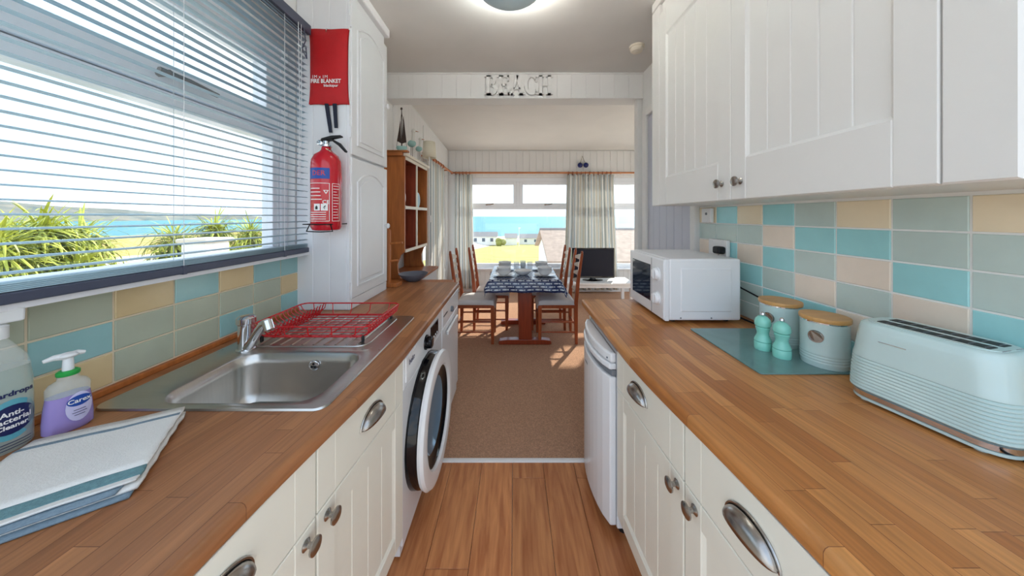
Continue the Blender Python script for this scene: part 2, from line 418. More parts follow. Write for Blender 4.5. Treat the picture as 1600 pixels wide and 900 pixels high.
# shell with openings
KW = (0.05, 1.62, 1.145, 2.24)            # kitchen window: y0,y1,z0,z1
DW = (3.90, 5.20, 0.45, 2.04)
mb = MB()
def wall_x(mb, x0, x1, y0, y1, z0, z1, holes):
    ys = y0
    for (a, b, c, d) in holes:
        mb.box((x0, ys, z0), (x1, a, z1)); mb.box((x0, a, z0), (x1, b, c)); mb.box((x0, a, d), (x1, b, z1)); ys = b
    mb.box((x0, ys, z0), (x1, y1, z1))
wall_x(mb, -1.30, -XW, Y0, 5.5, -0.1, 2.75, [KW, DW])
wl = struct('wall_left', mb, 'wall_white', 'white boarded left wall with the kitchen window')
mb = MB(); mb.box((XW, Y0, -0.1), (1.30, 2.84, 2.75)); wr = struct('wall_right', mb, 'wall_white', 'white right wall behind the tiles')
FW = (-1.02, 2.30, 0.43, 2.04)
mb = MB(); y0, y1 = YF, 5.5
mb.box((-1.30, y0, -0.1), (FW[0], y1, 2.75)); mb.box((FW[0], y0, -0.1), (FW[1], y1, FW[2])); mb.box((FW[0], y0, FW[3]), (FW[1], y1, 2.75)); mb.box((FW[1], y0, -0.1), (2.70, y1, 2.75))
wf = struct('wall_far', mb, 'wall_white', 'white boarded wall around the sea window')
struct('wall_dining', MB().box((1.30, 2.84, -0.1), (2.70, 2.94, 2.75)).box((2.6, 2.84, -0.1), (2.7, 3.1, 2.75)).box((2.6, 5.2, -0.1), (2.7, 5.5, 2.75)).box((2.6, 3.1, 2.15), (2.7, 5.2, 2.75)).box((2.6, 3.1, -0.1), (2.7, 5.2, 0.05)), 'wall_white')
struct('ceiling', MB().box((-1.30, Y0, ZC), (1.30, 2.90, ZC+0.1)), 'ceiling_white', 'white kitchen ceiling')
struct('ceiling_dining', MB().prism([(2.80, 2.67), (5.50, 2.525), (5.50, 2.8), (2.80, 2.8)], -1.30, 2.70, 0), 'ceiling_white', 'sloping white ceiling of the dining area')
# beam with boards
bm_ = struct('wall_beam', MB().box((-1.18, 2.760, 2.43), (1.18, 2.92, 2.67)), 'wall_white', 'white boarded beam over the opening')
me = MB().cbox((0.0003, 0, 0), (0.1307, 0.015, 0.215), 0.002, (1, -1)).mesh('board'); me.materials.append(M['wall_white'])
x = -1.18
while x+0.13 <= 1.19: piece('board', me, bm_, (x, 2.745, 2.432)); x += 0.1311
MB().box((-1.18, 2.735, 2.645), (1.18, 2.76, ZC)).build('cornice_strip', 'wall_white', bm_, bevel=0.004)
MB().box((-1.18, 2.738, 2.424), (1.18, 2.76, 2.436)).build('lower_strip', 'wall_white', bm_, bevel=0.003)
# wall boards in the dining area
def boards_x(parent, y0, y1, z0, z1, w=0.1):
    me = MB().cbox((0, 0.0008, z0), (0.012, w-0.0008, z1), 0.0035, (0, 1)).mesh('board'); me.materials.append(M['wall_white'])
    y = y0
    while y+w <= y1+0.001: piece('board', me, parent, (-XW, y, 0)); y += w
boards_x(wl, 2.10, 2.70, ZT+0.003, 2.42); boards_x(wl, 2.93, 3.90, 0.1, 2.59); boards_x(wl, 3.90, 5.20, 2.06, 2.53)
boards_x(wl, 3.90, 5.20, 0.05, 0.43)
def boards_y(parent, x0, x1, z0, z1, w=0.12):
    me = MB().cbox((0.0008, -0.012, z0), (w-0.0008, 0, z1), 0.0035, (1, -1)).mesh('board'); me.materials.append(M['wall_white'])
    x = x0
    while x+w <= x1+0.001: piece('board', me, parent, (x, YF, 0)); x += w
boards_y(wf, -1.16, 2.30, 2.06, 2.52); boards_y(wf, -1.02, 2.30, 0.05, 0.41, 0.085)
# ---------------- kitchen window (left)
def frame_x(mb, x0, x1, y0, y1, z0, z1, t):
    mb.box((x0, y0, z0), (x1, y0+t, z1)); mb.box((x0, y1-t, z0), (x1, y1, z1)); mb.box((x0, y0+t, z0), (x1, y1-t, z0+t)); mb.box((x0, y0+t, z1-t), (x1, y1-t, z1))
w1 = MB(); frame_x(w1, -1.285, -1.215, KW[0], KW[1], KW[2], KW[3], 0.05)
w1.box((-1.28, KW[0], 1.735), (-1.22, KW[1]-0.05, 1.79))
w1.box((-1.28, 1.525, KW[2]+0.05), (-1.222, KW[1]-0.05, 1.735))
w1 = struct('window_1', w1, 'upvc', 'white framed kitchen window above the sink', bevel=0.004)
cs = MB(); frame_x(cs, -1.275, -1.205, 0.08, 1.55, 1.793, 2.185, 0.085); cs.build('casement', 'upvc', w1, bevel=0.004)
MB().box((-1.25, 0.165, 1.878), (-1.246, 1.465, 2.10)).build('pane', 'window_glass', w1)
MB().box((-1.25, 0.10, 1.195), (-1.246, 1.525, 1.735)).build('pane', 'window_glass', w1)
hd = MB(); hd.cyl((-1.205, 1.02, 1.835), (-1.165, 1.02, 1.835), 0.012, n=8); hd.tube([(-1.168, 0.99, 1.835), (-1.163, 1.08, 1.833), (-1.17, 1.19, 1.826)], 0.009, 6); hd.build('handle', 'pewter', w1, smooth=True)
sl = MB().box((-1.285, KW[0], 1.143), (-1.10, 1.62, 1.160)); struct('window_sill', sl, 'upvc', 'narrow white sill under the kitchen blind', bevel=0.003)
# ---------------- dining windows
w2 = MB()
def frame_y(mb, y0, y1, x0, x1, z0, z1, t):
    mb.box((x0, y0, z0), (x0+t, y1, z1)); mb.box((x1-t, y0, z0), (x1, y1, z1)); mb.box((x0+t, y0, z0), (x1-t, y1, z0+t)); mb.box((x0+t, y0, z1-t), (x1-t, y1, z1))
frame_y(w2, 5.40, 5.47, FW[0], FW[1], FW[2], FW[3], 0.07)
w2.box((FW[0]+.07, 5.40, 1.475), (FW[1]-.07, 5.47, 1.53)); w2.box((1.08, 5.40, 0.5), (1.16, 5.47, 1.475))
for xx in (0.045, 1.08): w2.box((xx, 5.40, 1.53), (xx+0.06+(0.02 if xx > 1 else 0), 5.47, 1.97))
w2 = struct('window_2', w2, 'upvc', 'wide white framed window looking out to sea', bevel=0.004)
for a, b in ((-0.95, 0.045), (0.105, 1.08), (1.16, 2.23)):
    c = MB(); frame_y(c, 5.392, 5.45, a, b, 1.53, 1.97, 0.055); c.build('casement', 'upvc', w2, bevel=0.004)
    MB().box((a+.05, 5.43, 1.58), (b-.05, 5.434, 1.92)).build('pane', 'window_glass', w2)
    cx = (a+b)/2
    h = MB(); h.cyl((cx-.03, 5.392, 1.557), (cx-.03, 5.36, 1.557), 0.012, n=8); h.tube([(cx-.05, 5.36, 1.556), (cx+.03, 5.358, 1.56), (cx+.09, 5.365, 1.572)], 0.010, 6); h.build('handle', 'pewter', w2, smooth=True)
for a, b in ((-0.95, 1.08), (1.16, 2.23)): MB().box((a, 5.43, 0.50), (b, 5.434, 1.475)).build('pane', 'window_glass', w2)
struct('window_sill_far', MB().box((-1.1, 5.30, 0.405), (2.4, 5.42, 0.432)), 'upvc', 'white sill below the sea window', bevel=0.004)
w3 = MB(); frame_x(w3, -1.27, -1.20, DW[0], DW[1], DW[2], DW[3], 0.07); w3.box((-1.27, DW[0]+.07, 1.475), (-1.20, DW[1]-.07, 1.53)); w3.box((-1.27, 4.5, 1.53), (-1.20, 4.56, 1.97))
w3 = struct('window_3', w3, 'upvc', 'white framed side window behind the curtain and lamp', bevel=0.004)
MB().box((-1.24, 3.97, 0.52), (-1.236, 5.13, 1.475)).build('pane', 'window_glass', w3); MB().box((-1.24, 3.97, 1.53), (-1.236, 4.5, 1.97)).build('pane', 'window_glass', w3); MB().box((-1.24, 4.56, 1.53), (-1.236, 5.13, 1.97)).build('pane', 'window_glass', w3)
w4 = MB(); frame_x(w4, 2.61, 2.68, 3.1, 5.2, 0.05, 2.15, 0.07); w4.box((2.61, 4.12, 0.12), (2.68, 4.18, 2.08)); w4 = struct('window_added', w4, 'upvc', 'unseen patio window added on the right to brighten the dining area', bevel=0.004)  # added out of view to let more daylight into the dining area
for a, b in ((3.17, 4.12), (4.18, 5.13)): MB().box((2.64, a, 0.12), (2.644, b, 2.08)).build('pane', 'window_glass', w4)
# ---------------- grey door at the end of the right wall
d1 = MB(); d1.box((XW-0.012, 1.955, 0), (XW, 2.60, 2.22)); d1 = struct('door_1', d1, 'door_grey', 'pale grey boarded door beyond the wall cupboards')
me = MB().cbox((-0.012, 0.001, 0.02), (0, 0.106, 2.20), 0.004, (0, -1)).mesh('board'); me.materials.append(M['door_grey'])
for k in range(6): piece('board', me, d1, (XW-0.012, 1.96+0.1065*k, 0))
tr2 = MB(); tr2.box((XW-0.04, 1.90, 0), (XW, 1.953, 2.29)); tr2.box((XW-0.04, 2.602, 0), (XW, 2.68, 2.29)); tr2.box((XW-0.04, 1.953, 2.222), (XW, 2.602, 2.29)); struct('trim_2', tr2, 'wall_white', 'white architrave around the grey door', bevel=0.006)
struct('trim_3', MB().box((1.135, 2.76, 0.003), (XW, 2.84, 2.43)), 'wall_white', 'white post under the right end of the beam', bevel=0.006)
# ---------------- tiles
def tile_mesh(m, w, h):
    me = MB().cbox((0, 0.0030, 0.0030), (0.0038, w-0.0030, h-0.0030), 0.0016, (0, 1)).mesh('tile'); me.materials.append(M[m]); return me
S, B, C, P = 'tile_sage', 'tile_blue', 'tile_cream', 'tile_pink'
kY = XW/1.13
tw = 0.1551*kY; rh = 0.0935*kY; ztop = H+(1.4036-H)*kY
MB().box((XW-0.003, 0.0, ZT), (XW, 1.905, 1.43)).build('grout', 'grout_white', wr)
rows = [[B, C, S, C, S, B, C, B, C], [S, S, S, B, B, P, S, S, S], [P, S, B, P, S, B, P, B, P], [S, B, P, S, P, S, B, C, S], [C, S, B, P, B, B, S, B, C], [B, P, S, B, S, C, S, P, B]]
tm = {(k, w): tile_mesh(k, w, rh) for k in (S, B, C, P) for w in (tw,)}
yb = 0.7407*kY-2*tw
for r, row in enumerate(rows):
    for c, k in enumerate(row):
        z = ztop-(r+1)*rh
        zz = max(z, ZT+0.001)
        o = piece('tile', tm[(k, tw)], wr, (XW-0.003, yb+c*tw+tw, zz), (0, 0, PI))
        if z < zz: o.scale = (1, 1, (rh-(zz-z))/rh)
lS, lB, lC = 'tile_lsage', 'tile_lblue', 'tile_lcream'
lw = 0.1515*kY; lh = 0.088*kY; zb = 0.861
MB().box((-XW, -0.1, ZT), (-XW+0.003, 1.66, 1.143)).build('grout', 'grout_cream', wl)
lrows = [[lC, lS, lC, lS, lS, lB, lS, lS, lC], [lS, lB, lC, lS, lS, lS, lS, lC, lS], [lB, lC, lS, lS, lC, lB, lC, lB, lB], [lS, lS, lS, lS, lB, lS, lS, lC, lS]]
lrows[0] = [lC, lS, lS, lC, lS, lS, lB, lS, lB]; lrows[1] = [lS, lB, lS, lB, lS, lS, lS, lS, lC]; lrows[2] = [lS, lC, lS, lS, lC, lB, lC, lB, lB]; lrows[3] = [lS, lB, lS, lS, lB, lS, lC, lC, lS]
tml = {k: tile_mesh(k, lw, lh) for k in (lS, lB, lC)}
for r, row in enumerate(lrows):
    for c, k in enumerate(row):
        y = 0.694*kY+(c-3)*lw; z = zb+r*lh
        if y+lw > 1.70: continue
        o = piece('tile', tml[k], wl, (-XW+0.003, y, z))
        if z+lh > 1.142: o.scale = (1, 1, max(0.05, (1.142-z)/lh))
struct('trim_4', MB().box((-XW, -0.1, ZT+0.0005), (-XW+0.018, 1.63, 0.858)), 'pine', 'slim wooden upstand bead behind the sink', bevel=0.003)

# ================================================================== WORKTOPS
def flare(Y):
    t_ = max(0.0, min(1.0, (1.17-Y)/0.87)); return t_*t_*(3-2*t_)
def lx(Y): return -0.416-0.008*max(0, (Y-1.17)/1.16)-0.074*flare(Y)
def rx(Y): return 0.416+0.068*flare(Y)
def worktop(name, fn, xb, ya, yb_, m, label, hole=None):
    sg = 1 if xb < 0 else -1
    ys = sorted(set([ya, yb_]+[0.25+0.06*k for k in range(17)] + ([hole[2], hole[3]] if hole else [])))
    ys = [y for y in ys if ya <= y <= yb_]
    mb = MB()
    for a, b in zip(ys, ys[1:]):
        fa, fb = fn(a)-sg*0.014, fn(b)-sg*0.014
        if hole and a >= hole[2]-1e-6 and b <= hole[3]+1e-6:
            mb.prism([(xb, a), (hole[0], a), (hole[0], b), (xb, b)], ZU, ZT); mb.prism([(hole[1], a), (fa, a), (fb, b), (hole[1], b)], ZU, ZT)
        else: mb.prism([(xb, a), (fa, a), (fb, b), (xb, b)], ZU, ZT)
    prof = []
    for d, z in ((-0.014, ZT), (-0.008, ZT), (-0.003, ZT-0.003), (0, ZT-0.009), (0, ZU+0.004), (-0.002, ZU+0.001), (-0.006, ZU), (-0.014, ZU)): prof.append((d, z))
    rs = [[(fn(y)+sg*d, y, z) for d, z in prof] for y in ys]
    mb.rings(rs)
    o = mb.build(name, m, None, smooth=True)
    av = []
    for v in o.data.vertices:
        x, y, z = v.co; av.extend((abs(x-fn(y))+(ZT-z)+(0.459 if sg < 0 else 0.295), y+3.17, 0.0))      # staves run parallel to the front edge
    at_ = o.data.attributes.new('stave', 'FLOAT_VECTOR', 'POINT'); at_.data.foreach_set('vector', av)
    return tag(o, label, 'worktop')
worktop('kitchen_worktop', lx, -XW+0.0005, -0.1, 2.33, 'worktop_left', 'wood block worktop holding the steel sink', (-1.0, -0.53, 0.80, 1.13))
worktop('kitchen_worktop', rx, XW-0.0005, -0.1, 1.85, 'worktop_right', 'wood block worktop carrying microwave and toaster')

# ================================================================== CABINET FRONTS
def knob_part(parent, mtx, m='pewter'):
    mb = MB(mtx); mb.lathe([(0.012, 0), (0.013, 0.002), (0.009, 0.005), (0.006, 0.008), (0.006, 0.016), (0.012, 0.019), (0.0185, 0.022), (0.0185, 0.026), (0.013, 0.029), (0.006, 0.030)], n=16)
    return mb.build('knob', m, parent, smooth=True)
def cup_part(parent, mtx, a=0.058):
    mb = MB(mtx)      # local: x along, y up, z out
    nu, nv = 14, 6; D = 0.027; Hh = 0.040
    def f(u, v):
        th = PI*u; ph = v*PI/2
        # dome: v=0 at the flat back rim, v=1 at the lower lip
        x = a*math.cos(th); yy = Hh*math.sin(th)*math.cos(ph*0.92)-0.012; z = D*(math.sin(th)**0.7)*math.sin(ph)
        return (x, yy, z+0.002)
    mb.grid(f, nu, nv)
    o = mb.build('cup_handle', 'pewter', parent, smooth=True, solid=0.003)
    rim = MB(mtx); pts = [((a+0.004)*math.cos(PI*i/18), (Hh+0.004)*math.sin(PI*i/18)-0.012, 0.002) for i in range(19)]
    rim.tube(pts, 0.003, 6); rim.build('rim', 'pewter', o, smooth=True)
    return o
def shaker_door(parent, mtx, w, h, nb, m, st=0.062, rail=0.062, knob=None, th=0.019):
    # local: x along width 0..w, y up 0..h, z outward
    mb = MB(mtx); pr = 0.010
    mb.cbox((0, 0, 0), (st, h, th), 0.0025, (2, 1)); mb.cbox((w-st, 0, 0), (w, h, th), 0.0025, (2, 1))
    mb.cbox((st, 0, 0), (w-st, rail, th), 0.0025, (2, 1)); mb.cbox((st, h-rail, 0), (w-st, h, th), 0.0025, (2, 1))
    # sloped inner moulding
    i0, i1, b = (st, rail), (w-st, h-rail), 0.010
    o4 = [(i0[0], i0[1]), (i1[0], i0[1]), (i1[0], i1[1]), (i0[0], i1[1])]
    n4 = [(i0[0]+b, i0[1]+b), (i1[0]-b, i0[1]+b), (i1[0]-b, i1[1]-b), (i0[0]+b, i1[1]-b)]
    mb.add([(p[0], p[1], th-0.003) for p in o4]+[(p[0], p[1], pr) for p in n4], [(i, (i+1)%4, 4+(i+1)%4, 4+i) for i in range(4)])
    d = mb.build('door', m, parent)
    bw = (w-2*st)/nb
    me = None
    for k in range(nb):
        q = MB(mtx); q.cbox((st+k*bw, rail, 0.001), (st+(k+1)*bw, h-rail, pr+0.001), 0.003, (2, 1)); q.build('board', m, d)
    if knob: knob_part(d, mtx @ Matrix.Translation((knob[0], knob[1], th)))
    return d
def drawer_front(parent, mtx, w, h, m, cup=None, th=0.019, st=0.062):
    mb = MB(mtx)
    for a, b in ((0, st), (st, w-st), (w-st, w)): mb.cbox((a, 0, 0), (b, h, th), 0.0014, (2, 1))
    d = mb.build('drawer_front', m, parent)
    if cup: cup_part(d, mtx @ Matrix.Translation((cup, h*0.52, th)))
    return d
def face(p0, p1, z, sgn):
    # frame with x from near p0 to far p1, y up, z outward towards the aisle
    d = Vector((p1[0]-p0[0], p1[1]-p0[1], 0)); w = d.length; ux = d/w; n = Vector((sgn*ux.y, -sgn*ux.x, 0))
    m = Matrix(((ux.x, 0, n.x, p0[0]), (ux.y, 0, n.y, p0[1]), (0, 1, 0, z), (0, 0, 0, 1)))
    return m, w, n
def base_unit(label, ya, yb_, fn, sg, kn, cup, nb):
    # sg=+1 left run (front faces +x), -1 right run
    rec = 0.012
    p0 = Vector((fn(ya)-sg*rec, ya, 0)); p1 = Vector((fn(yb_)-sg*rec, yb_, 0))
    c = thing('base_cabinet', label, 'cabinet', (sg*-0.8, (ya+yb_)/2, 0), 'cream base cabinets')
    xb = -sg*(XW-0.02)
    th = 0.020
    def inn(p): return (p.x-sg*th, p.y)
    MB().prism([inn(p0), inn(p1), (xb, yb_), (xb, ya)], 0.10, 0.655).prism([inn(p0), inn(p1), (inn(p1)[0]-sg*0.016, yb_), (inn(p0)[0]-sg*0.016, ya)], 0.655, ZU-0.001).build('carcass', 'cream', c)
    MB().prism([(inn(p0)[0]-sg*0.05, ya), (inn(p1)[0]-sg*0.05, yb_), (xb, yb_), (xb, ya)], 0, 0.10).build('plinth', 'cream', c)
    # door sits between a recessed back and the aisle
    q0 = Vector((p0.x-sg*0.0195, p0.y+0.0015, 0)); q1 = Vector((p1.x-sg*0.0195, p1.y-0.0015, 0))
    mz, w, n = face(q0, q1, 0.108, 1 if sg > 0 else -1)
    shaker_door(c, mz, w, 0.530, nb, 'cream', knob=(kn if kn > 0 else w+kn, 0.500))
    mz, w, n = face(q0, q1, 0.642, 1 if sg > 0 else -1)
    drawer_front(c, mz, w, 0.158, 'cream', cup if cup > 0 else w/2)
    return c
base_unit('cream base cabinet nearest the camera under the sink side worktop', 0.255, 0.714, lx, 1, -0.032, 0.235, 3)
base_unit('cream base cabinet directly beside the washing machine', 0.717, 1.165, lx, 1, 0.032, 0.232, 4)
base_unit('cream base cabinet nearest the camera under the toaster side worktop', 0.255, 0.803, rx, -1, -0.04, 0.342, 4)
base_unit('cream base cabinet directly beside the small fridge', 0.806, 1.252, rx, -1, 0.028, 0.255, 4)

# ================================================================== UPPER CABINETS (right)
ux = 0.822*kY; zub = 1.4135; uc = thing('wall_cabinet', 'white two door wall cupboard above the toaster and microwave', 'cabinet', (1.0, 1.2, zub))
ya, yb_ = 0.487*kY, 1.79*kY
MB().box((ux+0.02, ya, zub), (XW-0.001, yb_, 2.63)).build('carcass', 'upper_white', uc, bevel=0.002)
def ud(y0, y1, kx):
    mz, w, n = face((ux+0.0195, y0+0.001), (ux+0.0195, y1-0.001), zub+0.002, -1)
    shaker_door(uc, mz, w, 1.12, 5, 'upper_white', st=0.075 if kx < 0 else 0.075, rail=0.155, knob=(kx if kx > 0 else w+kx, 0.068), th=0.020)
ud(1.14*kY, 1.70*kY, 0.05); ud(0.581*kY, 1.14*kY, -0.05)
MB().cbox((ux, ya, zub), (ux+0.019, 0.581*kY-0.001, 2.60), 0.004, (0, -1)).build('filler_panel', 'upper_white', uc)
MB().cbox((ux, 1.70*kY+0.001, zub), (ux+0.019, yb_, 2.60), 0.003, (0, -1)).build('filler_panel', 'upper_white', uc)
MB().box((ux-0.002, ya, 2.605), (XW-0.001, yb_, ZC-0.001)).build('cornice', 'upper_white', uc, bevel=0.006)

# ================================================================== TALL CUPBOARD ON LEFT WORKTOP
cx, ca, cb2 = -0.885, 1.63, 2.10
lc = thing('larder_cupboard', 'tall white cupboard with two arched doors standing on the worktop', 'cupboard', (-1.03, 1.86, ZT))
MB().box((-XW+0.001, ca+0.012, ZT+0.001), (cx-0.022, cb2, 2.60)).build('carcass', 'cupboard_white', lc)
me = MB().cbox((0, 0, 0), (0.0905, 0.012, 1.76), 0.003, (1, -1)).mesh('side_board'); me.materials.append(M['cupboard_white'])
for k in range(3): piece('side_board', me, lc, (-XW+0.001+0.091*k, ca, ZT+0.001))
MB().box((cx-0.0215, ca+0.001, ZT+0.001), (cx-0.006, ca+0.03, 2.60)).build('face_frame', 'cupboard_white', lc, bevel=0.002)
for z0, z1, kz in ((0.90, 1.675, 1.285), (1.69, 2.53, 2.10)):
    mz, w, n = face((cx-0.020, ca+0.012), (cx-0.020, cb2-0.002), z0, 1)
    d = MB(mz); d.cbox((0, 0, 0), (w, z1-z0, 0.02), 0.003, (2, 1)); d = d.build('door', 'cupboard_white', lc)
    hgt = z1-z0
    def arch(i0, i1):
        pts = [(i0, i0), (w-i0, i0), (w-i0, hgt-i0-0.07)]
        for q in range(0, 13):
            u = 1-q/12; x = i0+0.02+(w-2*i0-0.04)*u; pts.append((x, hgt-i0-0.06+0.05*math.sin(PI*u)**0.8))
        pts.append((i0, hgt-i0-0.07)); return pts
    pp = arch(0.06, 0); r = MB(mz); r.tube([(a, b, 0.0205) for a, b in pp], 0.007, 6, closed=True); r.build('moulding', 'cupboard_white', d, smooth=True)
    pp = arch(0.085, 0); r = MB(mz); r.prism(pp, 0.018, 0.026); r.build('raised_panel', 'cupboard_white', d, bevel=0.004)
    k = MB(); k.lathe([(0.011, 0), (0.009, 0.006), (0.008, 0.012), (0.016, 0.018), (0.019, 0.026), (0.013, 0.033), (0.004, 0.035)], (cx, cb2-0.045, kz), 'X', 14); k.build('knob', 'cupboard_white', d, smooth=True)
    for hz in (z0+0.12, z1-0.12):
        k = MB(); k.cyl((cx-0.004, ca+0.006, hz-0.03), (cx-0.004, ca+0.006, hz+0.03), 0.006, n=8); k.build('hinge', 'cupboard_white', d, smooth=True)
MB().box((-XW+0.001, ca-0.004, 2.602), (cx+0.012, cb2+0.02, ZC-0.001)).build('cornice', 'cupboard_white', lc, bevel=0.008)
MB().box((cx-0.020, ca+0.012, ZT+0.001), (cx-0.004, cb2-0.002, 0.897)).build('bottom_rail', 'cupboard_white', lc, bevel=0.002)

# ================================================================== SINK, TAP, RACK
sk = thing('kitchen_sink', 'stainless steel inset sink with ribbed drainer', 'sink', (-0.81, 1.15, ZT))
SX0, SX1, SY0, SY1 = -1.115, -0.498, 0.786, 1.527
bx0, bx1, by0, by1 = -0.99, -0.545, 0.812, 1.115
outer = rrect(SX0, SX1, SY0, SY1, 0.03, 6); 
def ring(x0, x1, y0, y1, r, z): return [(p[0], p[1], z) for p in rrect(x0, x1, y0, y1, r, 6)]
mb = MB()
zr = ZT+0.006
mb.rings([ring(SX0, SX1, SY0, SY1, 0.03, ZT+0.0008), ring(SX0+.002, SX1-.002, SY0+.002, SY1-.002, 0.03, zr), ring(SX0+.010, SX1-.010, SY0+.010, SY1-.010, 0.028, zr-0.001)], cap=False)
# deck: bridging outer ring to basin ring, drainer zone flat
o_r = ring(SX0+.010, SX1-.010, SY0+.010, SY1-.010, 0.028, zr-0.001)
mb.rings([ring(SX0+.010, SX1-.010, SY0+.010, 1.14, 0.010, zr-0.001), ring(bx0, bx1, by0, by1, 0.07, zr-0.001), ring(bx0+.004, bx1-.004, by0+.004, by1-.004, 0.066, zr-0.004),
          ring(bx0+.012, bx1-.012, by0+.012, by1-.012, 0.06, ZT-0.03), ring(bx0+.018, bx1-.018, by0+.018, by1-.018, 0.055, ZT-0.13),
          ring(bx0+.035, bx1-.035, by0+.035, by1-.035, 0.045, ZT-0.155), ring(bx0+.08, bx1-.08, by0+.08, by1-.08, 0.03, ZT-0.16)], cap=False)
k = len(mb.v); mb.add(ring(bx0+.08, bx1-.08, by0+.08, by1-.08, 0.03, ZT-0.16), [tuple(range(28))])
mb.add([(SX0+.010, 1.14, zr-.001), (SX1-.010, 1.14, zr-.001), (SX1-.010, SY1-.012, zr-.001), (SX0+.010, SY1-.012, zr-.001)], [(0, 1, 2, 3)])
mb.build('basin', 'steel', sk, smooth=True)
rb = MB()
for k in range(11):
    x = -1.045+0.043*k; rb.tube([(x, 1.18, zr-0.001), (x, 1.30, zr+0.0015), (x, 1.475, zr+0.0015), (x, 1.49, zr-0.001)], 0.0045, 6)
rb.tube([(p[0], p[1], zr) for p in rrect(-1.08, -0.575, 1.165, 1.503, 0.04, 5)], 0.003, 6, closed=True)
rb.build('drainer_ribs', 'steel', sk, smooth=True)
ov = MB(); ov.lathe([(0.018, 0), (0.018, -0.004), (0.013, -0.006)], (-0.73, 1.101, ZT-0.035), 'Y', 20); ov = ov.build('overflow', 'chrome', sk, smooth=True)
oh = MB(); 
for q in range(3):
    a = math.radians(90+120*q); oh.ball((-0.73+0.007*math.cos(a), 1.095, ZT-0.035+0.007*math.sin(a)), (0.005, 0.0012, 0.005), 8, 5)
oh.build('overflow_hole', 'black_rubber', ov)
pg = MB(); pg.lathe([(0.038, 0.0), (0.036, 0.003), (0.026, 0.001)], (-0.77, 0.95, ZT-0.1595), 'Z', 24); pg.build('plug_hole', 'chrome', sk, smooth=True)
MB().lathe([(0.020, 0), (0.020, 0.001)], (-0.565, 1.155, zr-0.0008), 'Z', 24).build('tap_hole_cover', 'steel', sk)
tp = thing('mixer_tap', 'chrome mixer tap at the back of the sink', 'tap', (-1.01, 1.135, zr))
tb = MB(); tb.lathe([(0.030, 0), (0.030, 0.006), (0.025, 0.010), (0.025, 0.098), (0.030, 0.103), (0.030, 0.122), (0.022, 0.130), (0.010, 0.132)], (-1.01, 1.135, zr), 'Z', 24); tb.build('body', 'chrome', tp, smooth=True)
sp_ = MB(); sp_.tube([(-1.00, 1.128, zr+0.012), (-0.975, 1.118, zr+0.035), (-0.935, 1.102, zr+0.085), (-0.905, 1.088, zr+0.115), (-0.885, 1.080, zr+0.123)], 0.017, 12, r1=0.014); sp_ = sp_.build('spout', 'chrome', tp, smooth=True)
MB().cyl((-0.889, 1.082, zr+0.128), (-0.875, 1.077, zr+0.098), 0.016, n=14).build('nozzle', 'chrome', sp_, smooth=True)
MB().lathe([(0.007, 0), (0.007, 0.002)], (-1.004, 1.109, zr+0.112), 'Y', 10).build('marker', 'red_paint', tp)
# dish rack
dr = thing('dish_rack', 'red wire dish rack standing on the drainer', 'dish rack', (-0.81, 1.34, zr))
def rr3(x0, x1, y0, y1, r, z, n=4): return [(p[0], p[1], z) for p in rrect(x0, x1, y0, y1, r, n)]
fr_ = MB(); zb0, zt0 = zr+0.022, zr+0.068
R0 = (-1.01, -0.605, 1.205, 1.48); R1 = (-1.055, -0.575, 1.185, 1.512)
fr_.tube(rr3(*R1, 0.03, zt0), 0.0032, 6, closed=True); fr_.tube(rr3(*R0, 0.02, zb0), 0.003, 6, closed=True)
fr_.build('frame', 'red_wire', dr, smooth=True)
bw = MB()
for k in range(9): y = R0[2]+(R0[3]-R0[2])*(k+0.5)/9; bw.tube([(R0[0], y, zb0), (R0[1], y, zb0)], 0.0018, 5)
for k in range(4): x = R0[0]+(R0[1]-R0[0])*(k+0.5)/4; bw.tube([(x, R0[2], zb0-0.003), (x, R0[3], zb0-0.003)], 0.0022, 5)
bw = bw.build('base_wires', 'red_wire', dr, smooth=True); bw['kind'] = 'stuff'
sw = MB()
def side(pa, pb): sw.tube([pa, ((pa[0]*.25+pb[0]*.75), (pa[1]*.25+pb[1]*.75), pa[2]+0.012), pb], 0.0022, 5)
for k in range(5):
    u = (k+0.5)/5; x0 = R0[0]+(R0[1]-R0[0])*u; x1 = R1[0]+(R1[1]-R1[0])*u
    side((x0, R0[2], zb0), (x1, R1[2], zt0)); side((x0, R0[3], zb0), (x1, R1[3], zt0))
for k in range(18):
    u = (k+0.5)/18; y0 = R0[2]+(R0[3]-R0[2])*u; y1 = R1[2]+(R1[3]-R1[2])*u
    side((R0[1], y0, zb0), (R1[1], y1, zt0))
sw.tube([(R1[1]-.007, R1[2]+.03, zt0-.016), (R1[1]-.007, R1[3]-.03, zt0-.016)], 0.002, 5)
sw = sw.build('side_wires', 'red_wire', dr, smooth=True); sw['kind'] = 'stuff'
lp = MB()
for k in range(13):
    y = R1[2]+0.025+(R1[3]-R1[2]-0.05)*k/12
    lp.tube([(-1.055, y, zt0), (-1.045, y, zt0-0.02), (-1.01, y, zb0), (-0.965, y, zb0+0.002), (-0.935, y, zb0+0.03), (-0.930, y, zb0+0.048), (-0.940, y, zb0+0.05), (-0.95, y, zb0+0.02), (-0.96, y, zb0)], 0.0022, 5)
lp = lp.build('plate_loops', 'red_wire', dr, smooth=True); lp['kind'] = 'stuff'
for x in (R0[0], R0[1]):
    for y in (R0[2], R0[3]): MB().lathe([(0.006, 0.001), (0.006, 0.018), (0.004, 0.026)], (x, y, zr), 'Z', 10).build('foot', 'black_rubber', dr, smooth=True)

